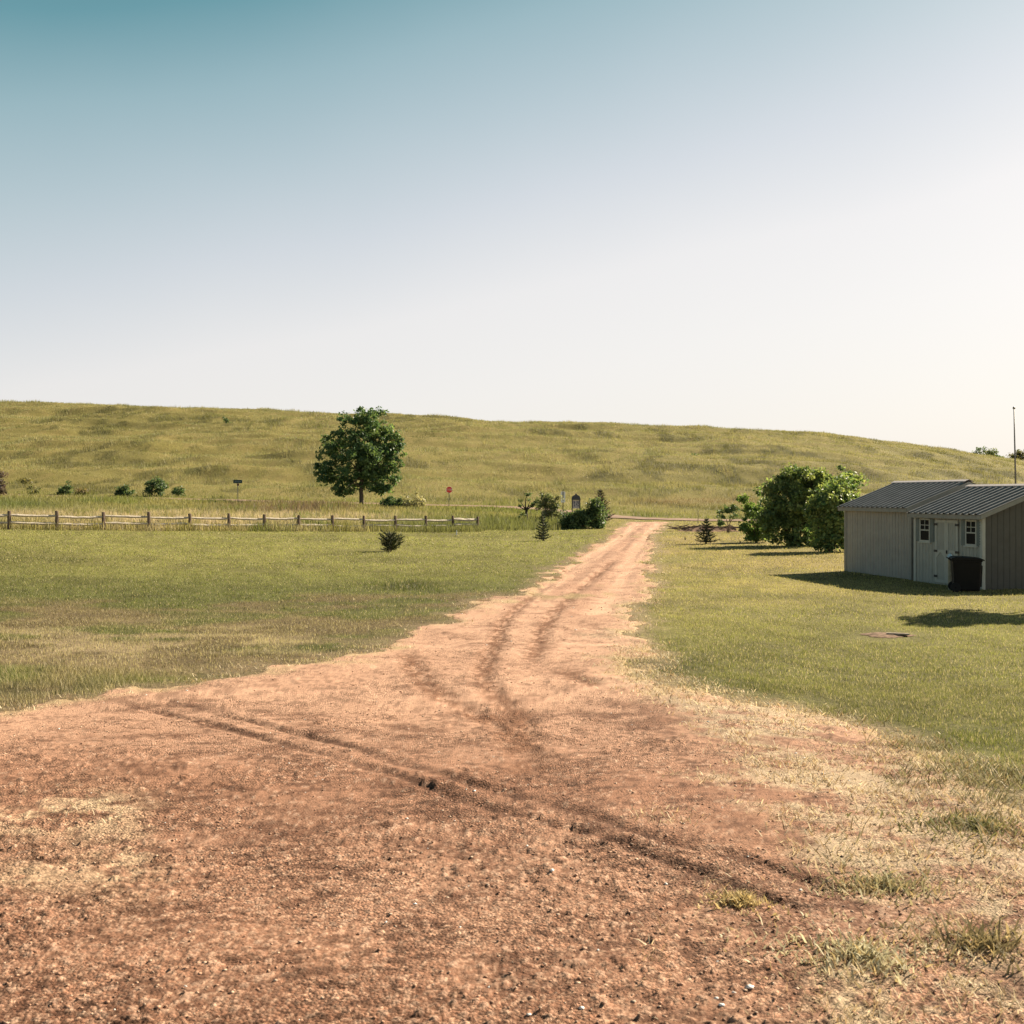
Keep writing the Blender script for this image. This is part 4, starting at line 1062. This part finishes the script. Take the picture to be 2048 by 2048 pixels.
def grooved(mb, L, zb, top, y, nrm, groove=.2, dep=.018, gw=.024, x0=0.0):
    """vertical-groove panel along local x from 0..L at plane y; top(x) gives the height; nrm = outward sign along y"""
    xs = [0.0]; ys = [0]
    groove *= .8; k = groove * .5
    while k < L - gw:
        xs += [k - gw, k - gw * .4, k + gw * .4, k + gw]; ys += [0, 1, 1, 0]; k += groove
    xs.append(L); ys.append(0)
    n = len(mb.v)
    for xx, g in zip(xs, ys):
        yy = y - nrm * dep * g
        mb.v += [(x0 + xx, yy, zb), (x0 + xx, yy, top(xx))]
    for i in range(len(xs) - 1):
        f = (n + 2 * i, n + 2 * i + 2, n + 2 * i + 3, n + 2 * i + 1)
        mb.f.append(f if nrm < 0 else f[::-1])

def shed(name, label, N, theta, L, Wd, wallh, slope, over, gover, gfar, front_mat, gable_mat, openings=None):
    """local frame: x runs from the near front corner back along the long front wall, y runs away from the front towards the far side"""
    zg = min(gz(*N), gz(N[0] - math.sin(theta) * L, N[1] + math.cos(theta) * L)) - .03
    # local x axis = (-sin, cos), local y axis = (-cos,-sin)*-1 -> right-hand side
    t = thing(name, label, 'shed', (N[0], N[1], zg), math.pi / 2 + theta)
    # in this rotation local +y points to world (-cos t, -sin t); the shed body is on the -y side
    W = -Wd
    rise = slope * Wd / 2
    H = wallh
    def gtop(u): return H + slope * min(u, Wd - u)
    mb = MB(); grooved(mb, L, 0, lambda u: H, 0, 1)
    mb.build('wall', front_mat, t)
    # gable wall at the near end (plane x = 0), the far end and the back
    mb = MB(); n = 0
    def gable(xp, sgn):
        us = [0.0]; gs = [0]; k = .1
        while k < Wd - .02:
            us += [k - .018, k - .007, k + .007, k + .018]; gs += [0, 1, 1, 0]; k += .2
        us.append(Wd); gs.append(0)
        us2 = sorted(set(us + [Wd / 2])); 
        gd = dict(zip(us, gs)); gd.setdefault(Wd / 2, 0)
        n = len(mb.v)
        for u in us2:
            xx = xp - sgn * .012 * gd[u]
            mb.v += [(xx, -u, 0), (xx, -u, gtop(u))]
        for i in range(len(us2) - 1): mb.f.append((n + 2 * i, n + 2 * i + 2, n + 2 * i + 3, n + 2 * i + 1))
    gable(0, -1); gable(L, 1)
    mb.quad((0, W, 0), (L, W, 0), (L, W, H), (0, W, H))
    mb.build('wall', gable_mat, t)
    # corner boards
    for (cx, cy) in ((0, 0), (L, 0), (0, W), (L, W)):
        sx = -1 if cx == 0 else 1; sy = 1 if cy == 0 else -1
        m1 = MB()
        m1.box((min(cx, cx + sx * .022) - (0 if sx < 0 else .09), min(cy, cy + sy * .022) - (.0 if sy > 0 else 0), 0.0), (max(cx, cx + sx * .022) + (.09 if sx < 0 else 0), max(cy, cy + sy * .022), H - .01))
        m1.box((min(cx, cx + sx * .024), min(cy, cy - sy * .085), .002), (max(cx, cx + sx * .024), max(cy, cy - sy * .085) - .001, H - .012))
        m1.build('corner_board', M_WHITE if front_mat is M_SIDE2 else M_FASCIA, t)
    # ribbed metal roof: two slopes, ribs running down the slope
    x0, x1 = -gover, L + gfar
    prof = []
    k = x0
    pitch = .29
    while k < x1 - .001:
        for (o_, hh) in ((0, 0), (.11, 0), (.145, .042), (.215, .042), (.25, 0)):
            if k + o_ < x1: prof.append((k + o_, hh))
        k += pitch
    prof.append((x1, 0))
    ca = 1 / math.sqrt(1 + slope * slope)
    for side in (0, 1):
        mb = MB()
        e0 = -over; zE = H + .05 - slope * over
        zR = H + .05 + rise
        def pt(u, zz): return (u if side == 0 else Wd - u), zz
        n = len(mb.v)
        for (xx, hh) in prof:
            for (u, zz) in ((e0, zE), (Wd / 2, zR)):
                uu = u if side == 0 else Wd - u
                mb.v.append((xx, -uu, zz + hh)); mb.v.append((xx, -uu, zz - .012 + hh * .95))
        for i in range(len(prof) - 1):
            a = n + 4 * i; b = a + 4
            q = [(a, b, b + 2, a + 2), (a + 1, a + 3, b + 3, b + 1), (a, a + 1, b + 1, b)]
            if side == 0: q = [f[::-1] for f in q]
            mb.f += q
        roof = mb.build('roof', M_ROOF, t)
        # eave board and rake boards
        yE = over if side == 0 else W - over
        sgn = 1 if side == 0 else -1
        f_ = MB(); f_.box((x0 + .01, min(yE - sgn * .03, yE - sgn * .055), zE - .135), (x1 - .01, max(yE - sgn * .03, yE - sgn * .055), zE - .015))
        f_.build('fascia', M_FASCIA, t)
        sof = MB(); sof.quad((x0 + .02, yE - sgn * .056, zE - .10), (x1 - .02, yE - sgn * .056, zE - .10), (x1 - .02, 0 if side == 0 else W, zE - .10), (x0 + .02, 0 if side == 0 else W, zE - .10))
        sof.build('soffit', M_FASCIA, t)
        for xe in (x0 + .004, x1 - .03):
            rk = MB()
            ua, ub = e0 + .03, Wd / 2
            za, zb_ = zE + slope * .03 - .016, zR - .016
            if side == 1: ua, ub = Wd - ua, Wd - ub
            rk.prism([(0, 0), (1, 0), (1, 1), (0, 1)], (xe, -ua, za - .13), (0, -(ub - ua), zb_ - za), (0, 0, .13), (1, 0, 0), .025)
            rk.build('rake_board', M_FASCIA, t)
        if side == 0:
            cp = MB(); zr = zR + .046
            for sg in (-1, 1):
                cp.quad((x0 - .01, -Wd / 2, zr + .012), (x1 + .01, -Wd / 2, zr + .012), (x1 + .01, -Wd / 2 + sg * .15, zr + .012 - slope * .15), (x0 - .01, -Wd / 2 + sg * .15, zr + .012 - slope * .15))
                cp.quad((x0 - .01, -Wd / 2 + sg * .15, zr + .012 - slope * .15), (x1 + .01, -Wd / 2 + sg * .15, zr + .012 - slope * .15), (x1 + .01, -Wd / 2 + sg * .15, zr - .02 - slope * .15), (x0 - .01, -Wd / 2 + sg * .15, zr - .02 - slope * .15))
            cp.build('ridge_cap', M_CAP, roof)
    # foundation skid
    MB().box((.03, W + .03, -.25), (L - .03, -.03, -.001)).build('base_skid', M_POST, t)
    return t

TH = math.radians(14)
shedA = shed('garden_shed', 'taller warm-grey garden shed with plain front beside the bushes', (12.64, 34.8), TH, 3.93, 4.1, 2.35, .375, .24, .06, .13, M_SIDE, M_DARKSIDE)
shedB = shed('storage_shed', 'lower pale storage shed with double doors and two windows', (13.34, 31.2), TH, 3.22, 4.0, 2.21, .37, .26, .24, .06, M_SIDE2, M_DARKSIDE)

def window(t, a, b, z0, z1):
    f = MB(); y0 = .002; y1 = .03; w_ = .045
    f.box((a, y0, z0 - .05), (b, y1, z0)); f.box((a, y0, z1), (b, y1, z1 + .05))
    f.box((a - w_, y0 + .001, z0 - .05), (a, y1 - .001, z1 + .05)); f.box((b, y0 + .001, z0 - .05), (b + w_, y1 - .001, z1 + .05))
    fr = f.build('window', M_WHITE, t)
    MB().box((a, y0, z0), (b, .012, z1)).build('pane', M_GLASS, fr)
    g = MB(); zm = (z0 + z1) / 2; xm = (a + b) / 2
    g.box((a, .0125, zm - .018), (b, .028, zm + .018)); g.box((xm - .01, .0125, zm + .018), (xm + .01, .024, z1)); g.box((a, .0125, (zm + z1) / 2 - .01), (xm - .01, .024, (zm + z1) / 2 + .01)); g.box((xm + .01, .0125, (zm + z1) / 2 - .01), (b, .024, (zm + z1) / 2 + .01))
    g.build('muntin', M_WHITE, fr)
    MB().box((a - .09, .0025, z0 - .09), (b + .09, .055, z0 - .051)).build('sill', M_WHITE, fr)
    for (c0, c1) in ((a - w_ - .19, a - w_ - .005), (b + w_ + .005, b + w_ + .19)):
        sh = MB(); sh.box((c0, .002, z0 - .05), (c1, .02, z1 + .05))
        for q in range(9):
            zz = z0 - .02 + (z1 - z0 + .04) * q / 9
            sh.box((c0 + .025, .0205, zz + .01), (c1 - .025, .028, zz + .055))
        sh.build('shutter', M_BLUETRIM, t)
zgB = shedB.location.z
def zloc(py, d): return zat(py, d) - zgB
window(shedB, .27, .68, zloc(1088, 31.7), zloc(1043, 31.7))
window(shedB, 2.45, 2.88, zloc(1080, 33.8), zloc(1040, 33.8))
# double doors
z0, z1 = .10, zloc(1040, 32.7)
for i, (a, b) in enumerate(((1.05, 1.58), (1.595, 2.12))):
    dmb = MB(); grooved(dmb, b - a, z0, lambda u: z1, .022, 1, .13, .006, .012, a)
    dmb.box((a, .002, z0), (b, .012, z1))
    dr = dmb.build('door', M_SIDE2, shedB)
    tr = MB(); y0, y1 = .0225, .042
    for (p, q) in ((z0, z0 + .08), ((z0 + z1) / 2 - .04, (z0 + z1) / 2 + .04), (z1 - .08, z1)): tr.box((a + .07, y0, p), (b - .07, y1, q))
    tr.box((a, y0, z0), (a + .07, y1, z1)); tr.box((b - .07, y0, z0), (b, y1, z1))
    # corner braces of the lower panel
    zm = (z0 + z1) / 2 - .04
    for (p, s_) in ((a + .07, 1), (b - .07, -1)):
        tr.prism([(0, 0), (s_ * .16, 0), (0, -.16)] if s_ < 0 else [(0, 0), (0, -.16), (.16, 0)], (p, y0 + .001, zm), (1, 0, 0), (0, 0, 1), (0, 1, 0), .016)
    tr.build('door_trim', M_WHITE, dr)
    for zz in (z0 + .18, (z0 + z1) / 2, z1 - .14):
        xh = a - .05 if i == 0 else b - .11
        MB().box((xh, .043, zz - .035), (xh + .16, .052, zz + .035)).build('hinge', M_BLACK, dr)
    if i == 0: MB().box((b - .06, .043, .98), (b - .02, .075, 1.08)).build('handle', M_BLACK, dr)

# ------------------------------------------------------------------ wheeled bin and capped post
def bin_and_post():
    d = 30.3; x = at(1932, d); zb = gz(x, d)
    t = thing('wheeled_bin', 'tall black wheeled rubbish bin with its lid closed in front of the double doors', 'rubbish bin', (x, d, zb), math.radians(-16))
    blk = plain('black_bin_plastic', (.006, .005, .0045), .6, .2, var=.35, scale=5)
    bm = MB()
    # tapered body with a rolled rim; rings of (half length x, half width y, z, x shift)
    rings = [(.315, .28, .05, .0), (.335, .30, .08, .0), (.35, .32, .50, .0), (.372, .34, .84, .0), (.39, .36, .845, .0), (.39, .36, .885, .0)]
    for (hx, hy, z, sx) in rings:
        r_ = .06
        for (cx, cy, a0) in ((hx - r_, hy - r_, 0), (-hx + r_, hy - r_, 90), (-hx + r_, -hy + r_, 180), (hx - r_, -hy + r_, 270)):
            for q in range(4):
                a = math.radians(a0 + 30 * q); bm.v.append((cx + r_ * math.cos(a) + sx, cy + r_ * math.sin(a), z))
    for i in range(len(rings) - 1):
        for q in range(16):
            q2 = (q + 1) % 16; bm.f.append((i * 16 + q, i * 16 + q2, i * 16 + 16 + q2, i * 16 + 16 + q))
    bm.f.append(tuple(range(15, -1, -1))); bm.f.append(tuple(range((len(rings) - 1) * 16, len(rings) * 16)))
    body = bm.build('body', blk, t)
    rb = MB()
    for yy in (-.2, -.07, .07, .2):
        rb.prism([(0, .16), (.03, .16), (.03, .74), (0, .74)], (.336, yy - .012, 0), (1, 0, .0), (.045, 0, 1), (0, 1, 0), .024)
    rb.build('rib', blk, body)
    lid = MB()
    prof = [(-.42, .90), (-.40, .945), (-.30, .975), (.0, .968), (.30, .945), (.42, .915), (.44, .87), (.425, .868), (.41, .888), (-.40, .888)]
    lid.prism([(a, b) for a, b in prof][::-1], (0, -.375, 0), (1, 0, 0), (0, 0, 1), (0, 1, 0), .75)
    lid.build('lid', blk, t, bevel=.01)
    MB().tube([(-.40, -.25, .88), (-.47, -.25, .93), (-.47, .25, .93), (-.40, .25, .88)], .018, 8).build('handle', blk, t)
    for yy in (-.30, .30):
        w_ = MB(); prof = [(.02, -.035), (.11, -.035), (.135, -.025), (.135, .025), (.11, .035), (.02, .035)]
        w_.lathe(prof, sides=24); w_.v = [(v[0] - .30, v[2] + yy, v[1] + .135) for v in w_.v]
        w_.build('wheel', plain('black_tyre_rubber', (.018, .017, .016), .8, .2), t)
    # capped post behind it
    d2 = 30.95; x2 = at(1900, d2); zb2 = gz(x2, d2)
    p = thing('capped_post', 'slim cream post with pale blue domed cap behind the black bin', 'post', (x2, d2, zb2))
    top = zat(1116, d2) - zb2
    MB().lathe([(.055, -.05), (.055, top - .04), (.05, top), (.0, top)], sides=14).build('post', plain('cream_paint', (.34, .31, .22), .7, .3), p, smooth=True)
    MB().lathe([(.085, top - .03), (.088, top), (.075, top + .05), (.04, top + .10), (.02, top + .12), (.0, top + .122)], sides=16).build('cap', plain('pale_blue_enamel', (.42, .56, .60), .4, .5), p, smooth=True)
bin_and_post()

# ------------------------------------------------------------------ signs, board, pole
M_STEEL = plain('galvanised_post', (.22, .21, .19), .5, .5, .3, var=.15)
M_RED = plain('stop_red', (.78, .05, .04), .5, .4, var=.06)
M_SIGNW = plain('sign_white', (.78, .76, .72), .5, .4, var=.04)
M_GREENS = plain('dark_green_sign', (.02, .05, .045), .5, .4, var=.1)
def text(name, body, size, loc, parent, m):
    cu = bpy.data.curves.new(name, 'FONT'); cu.body = body; cu.size = size; cu.align_x = 'CENTER'; cu.align_y = 'CENTER'; cu.extrude = .002
    o = bpy.data.objects.new(name, cu); COL.objects.link(o); cu.materials.append(m)
    bpy.context.view_layer.update()
    me = bpy.data.meshes.new_from_object(o.evaluated_get(bpy.context.evaluated_depsgraph_get()))
    bpy.data.objects.remove(o); o = bpy.data.objects.new(name, me); COL.objects.link(o)
    o.parent = parent; o.location = loc; o.rotation_euler = (math.pi / 2, 0, 0)
    return o
def stop_sign():
    d = 139; x = at(898.5, d); zb = gz(x, d); t = thing('stop_sign', 'red octagonal stop sign on a thin post by the road', 'sign', (x, d, zb))
    zc = zat(979.5, d) - zb
    MB().tube([(-.06, .03, -.2), (0, .03, zc + .3)], .045, 6).build('pole', M_STEEL, t)
    oc = [(math.cos(math.pi / 8 + k * math.pi / 4), math.sin(math.pi / 8 + k * math.pi / 4)) for k in range(8)]
    R = .43
    MB().prism([(a * R, b * R) for a, b in oc], (0, -.02, zc), (1, 0, 0), (0, 0, 1), (0, 1, 0), .008).build('sign_rim', M_SIGNW, t)
    MB().prism([(a * (R - .025), b * (R - .025)) for a, b in oc], (0, -.024, zc), (1, 0, 0), (0, 0, 1), (0, 1, 0), .0035).build('sign_face', M_RED, t)
    text('lettering', 'STOP', .33, (0, -.027, zc), t, M_SIGNW)
stop_sign()
def street_sign():
    d = 132; x = at(475.5, d); zb = gz(x, d); t = thing('street_sign', 'dark green street name sign on a tall thin pole', 'sign', (x, d, zb))
    zt = zat(959.5, d) - zb; s = d / F
    MB().tube([(0, .03, -.2), (0, .03, zt - .38)], .04, 6).build('pole', M_STEEL, t)
    bl = MB().box((-9 * s, -.012, zt - 7 * s), (9 * s, .012, zt)).build('sign_blade', M_GREENS, t)
    mk = MB(); rnd = random.Random(2); xx = -5.5
    while xx < 5.5:
        wv = rnd.uniform(.5, 1.1); mk.box((xx * s, -.016, zt - 4.6 * s), ((xx + wv) * s, -.0125, zt - (2.4 + rnd.uniform(-.2, .4)) * s)); xx += wv + .45
    mk.build('faded_lettering', plain('faded_sign_lettering', (.16, .19, .19), .6, .3), bl)
    MB().box((-.10, -.02, zt - .72), (.16, .02, zt - .45)).build('bracket', plain('rusty_bracket', (.16, .07, .045), .8, .2), t)
street_sign()
def marker():
    d = 101; x = at(1126, d); zb = gz(x, d); s = d / F
    t = thing('marker_board', 'narrow white board with a black vertical stripe by the driveway end', 'sign', (x, d, zb))
    a, b = zat(1005, d) - zb, zat(983, d) - zb
    MB().box((-.045, .012, -.2), (.045, .07, b + .12)).build('post', M_POST, t)
    MB().box((-4.6 * s, -.012, a), (4.6 * s, .010, b)).build('board', M_SIGNW, t)
    MB().box((-1 * s, -.016, a + 4 * s), (1 * s, -.0125, b - 1 * s)).build('stripe', M_BLACK, t)
marker()
def kiosk():
    d = 103; x = at(1152, d); zb = gz(x, d); s = d / F
    t = thing('notice_board', 'tall notice board with dark arched roof and two posts', 'notice board', (x, d, zb))
    Z = lambda py: zat(py, d) - zb
    dk = plain('dark_slate_paint', (.055, .06, .07), .6, .3, var=.2)
    for sx in (-7.6, 7.6): MB().box((sx * s - .05, -.05, -.2), (sx * s + .05, .05, Z(999))).build('post', dk, t)
    pts = [(-9 * s, 0), (-8 * s, 6.5 * s), (-5.5 * s, 9 * s), (-2.2 * s, 10 * s), (-1 * s, 13 * s), (1 * s, 13 * s), (2.2 * s, 10 * s), (5.5 * s, 9 * s), (8 * s, 6.5 * s), (9 * s, 0)]
    MB().prism(pts, (0, -.14, Z(1000)), (1, 0, 0), (0, 0, 1), (0, 1, 0), .28).build('roof', dk, t)
    bd = MB().box((-6.4 * s, -.02, Z(1017)), (6.4 * s, .02, Z(1000) - .02)).build('panel', plain('faded_notice_paper', (.42, .38, .40), .7, .2, var=.1), t)
    rnd = random.Random(8); mk = MB()
    for (u, v, a, b) in ((-5, 2.5, 3.2, 5), (1, 2.2, 2, 3.2), (3.4, 2.5, 2, 6), (-4.2, 8.5, 2.2, 4.5), (0.2, 6.5, 2.2, 4), (3, 10, 2.6, 3)):
        mk.box((u * s, -.026, Z(1000) - (v + b) * s), ((u + a) * s, -.0205, Z(1000) - v * s))
    mk.build('printed_blotch', plain('faded_print', (.13, .13, .17), .7, .2), bd)
kiosk()
def flagpole():
    d = 58; x = at(2034, d); zb = gz(x, d); t = thing('flagpole', 'thin bare grey flagpole standing behind the sheds', 'pole', (x, d, zb))
    top = zat(818, d) - zb; dx = (2028 - 2034) * d / F
    MB().tube([(0, 0, -.2), (dx * .6, 0, top * .6), (dx, 0, top)], [.055, .045, .03], 8).build('pole', plain('pole_paint', (.20, .175, .155), .5, .4), t, smooth=True)
    MB().lathe([(.0, top - .02), (.06, top + .01), (.075, top + .06), (.05, top + .11), (.0, top + .13)], (dx, 0), 10).build('finial', plain('finial_metal', (.2, .17, .13), .4, .5), t, smooth=True)
flagpole()
def stake(px, py, hpx, wpx, name, label, m, cat):
    x, d = hit(px, py); s = d / F
    t = MB().tube([(0, 0, -.05), (.01, 0, hpx * s * .5), (.0, .01, hpx * s)], [wpx * s * .5, wpx * s * .5, wpx * s * .42], 6).build(name, m, None)
    t.location = (x, d, gz(x, d)); tag(t, label, cat); return t
stake(913, 1070, 11, 2.6, 'marker_stake', 'short white stake on the lawn by the end of the rail fence', M_SIGNW, 'stake')
stake(1396, 1047, 27, 1.8, 'marker_rod', 'thin pale rod standing by the road behind the soil heap', plain('pale_wood', (.45, .38, .25), .8, .2), 'rod')
stake(1370, 1080, 6, 2.4, 'stub', 'tiny dark stub on the lawn right of the driveway end', M_BARK, 'stub')
stake(1480, 1087, 7, 2.4, 'stub', 'tiny dark stub at the foot of the small bright bush', M_BARK, 'stub')

# ------------------------------------------------------------------ soil and brush heap
def heap():
    d = 82; x = at(1415, d); zb = gz(x, d); t = thing('brush_heap', 'low heap of dead sticks and bare brown soil behind the little spruce', 'brush heap', (x, d, zb))
    rnd = random.Random(6); s = d / F
    n = 40; k = 12; V = []; Fq = []
    for j in range(k):
        for i in range(n):
            u = i / (n - 1) * 2 - 1; v = j / (k - 1) * 2 - 1
            hh = max(0, 1 - u * u) * max(0, 1 - v * v) * .42 * (.35 + .9 * float(vnoise(np.array([u * 6.0]), np.array([v * 2.0]), 5)[0]))
            V.append((u * 62 * s, v * 1.5, hh - .03))
    for j in range(k - 1):
        for i in range(n - 1): Fq.append((j * n + i, j * n + i + 1, (j + 1) * n + i + 1, (j + 1) * n + i))
    np_mesh('soil', np.array(V), np.array(Fq), 4, None, plain('bare_brown_soil', (.25, .16, .11), .95, .1, var=.45, scale=3), t, smooth=True)
    for cx in (-58, -40, -25, -10, 10, 28, 45, 60):
        mb = MB()
        for q in range(16):
            a = rnd.uniform(-.6, .6) + (0 if rnd.random() < .5 else math.pi); L = rnd.uniform(.4, 1.1)
            p = Vector(((cx + rnd.uniform(-9, 9)) * s, rnd.uniform(-1.2, .9), rnd.uniform(.08, .30)))
            e = p + Vector((math.cos(a) * L, math.sin(a) * L * .5, rnd.uniform(-.05, .22)))
            mb.tube([p, (p + e) / 2 + Vector((0, 0, rnd.uniform(-.03, .06))), e], [.028, .022, .01], 5)
        mb.build('branch_bundle', plain('dead_branch', (.10, .07, .055), .9, .1, var=.4), t)
heap()

# bare scrape in the right lawn with a flat worn board
def scrape():
    x, d = hit(1775, 1274); zb = gz(x, d); rnd = random.Random(3)
    n = 36; V = [(0, 0, .02)]; Fq = []
    for ring, rr in ((1, .55), (2, 1.0)):
        for k in range(n):
            a = 2 * math.pi * k / n; q = rr * (1 + .18 * math.sin(3 * a + 1) + rnd.uniform(-.08, .08))
            V.append((math.cos(a) * q * .44, math.sin(a) * q * .3, .03 if ring == 1 else -.005))
    tri = []
    for k in range(n):
        k2 = (k + 1) % n; tri.append((0, 1 + k, 1 + k2)); tri.append((1 + k, 1 + n + k, 1 + n + k2)); tri.append((1 + k, 1 + n + k2, 1 + k2))
    o = np_mesh('bare_soil', np.array(V), np.array(tri), 3, None, plain('scraped_soil', (.19, .125, .085), .95, .1, var=.5, scale=9, bump=.8), smooth=True)
    o.location = (x, d, zb + .01); tag(o, 'patch of bare scraped soil in the right lawn', 'soil patch', kind='structure')
    b = MB(); b.prism([(0, 0), (.40, .01), (.39, .07), (.2, .08), (.01, .06)], (-.1, -.13, 0), (1, 0, 0), (0, 1, 0), (0, 0, 1), .03)
    o2 = b.build('wood_board', plain('grey_old_board', (.32, .26, .21), .85, .15, var=.3, scale=8)); o2.location = (x + .05, d - .02, zb + .035); o2.rotation_euler = (0, .03, -.12)
    tag(o2, 'short weathered board lying on the bare soil patch', 'board')
scrape()

# ------------------------------------------------------------------ weed clumps standing in the foreground dirt
def weed(px, py, r, h, n, col, label, seed, name='weed_clump'):
    x0, y0 = hit(px, py); rg = np.random.default_rng(seed)
    a = rg.uniform(0, 6.28, n); q = np.minimum(np.abs(rg.normal(0, .42, n)), .8) * r * (.75 + .5 * vnoise(a * 1.2, a * 0, seed))
    x = q * np.cos(a) * 1.35; y = q * np.sin(a)
    c = np.array(col)[None] * rg.uniform(.6, 1.3, (n, 1))
    dryb = rg.random(n) < .3; c[dryb] = C(.48, .38, .2) * rg.uniform(.7, 1.1, (dryb.sum(), 1))
    z = dirt_z(x + x0, y + y0) - float(base_z(np.array([x0]), np.array([y0]))[0])
    hh = h * rg.uniform(.4, 1.25, n) * np.clip(1.15 - .6 * np.hypot(x / 1.35, y) / r, .3, 1.2)
    o = blades(name, x, y, z - .005, hh, np.full(n, .007) * rg.uniform(.7, 1.8, n), c, M_STRAW, lean=.96, segs=2, flat=.5)
    o.location = (x0, y0, float(base_z(np.array([x0]), np.array([y0]))[0]))
    tag(o, label, 'weed', 'weed clumps on the dirt')
weed(1730, 1925, .44, .06, 900, (.56, .52, .36), 'large pale grey-green weed clump in the lower right of the dirt', 201)
weed(1770, 1780, .38, .065, 620, (.36, .33, .19), 'olive weed clump farther up the right side of the dirt', 202)
weed(1960, 1660, .6, .075, 900, (.19, .19, .08), 'dark green weed clump by the right edge below the lawn corner', 203)
weed(1480, 1815, .16, .05, 420, (.60, .48, .24), 'flattened straw tuft right of the crossing tyre marks', 204)
weed(1960, 1900, .3, .10, 320, (.26, .22, .12), 'sparse brownish weed clump at the lower right edge', 205)
print('objects', len(bpy.data.objects))
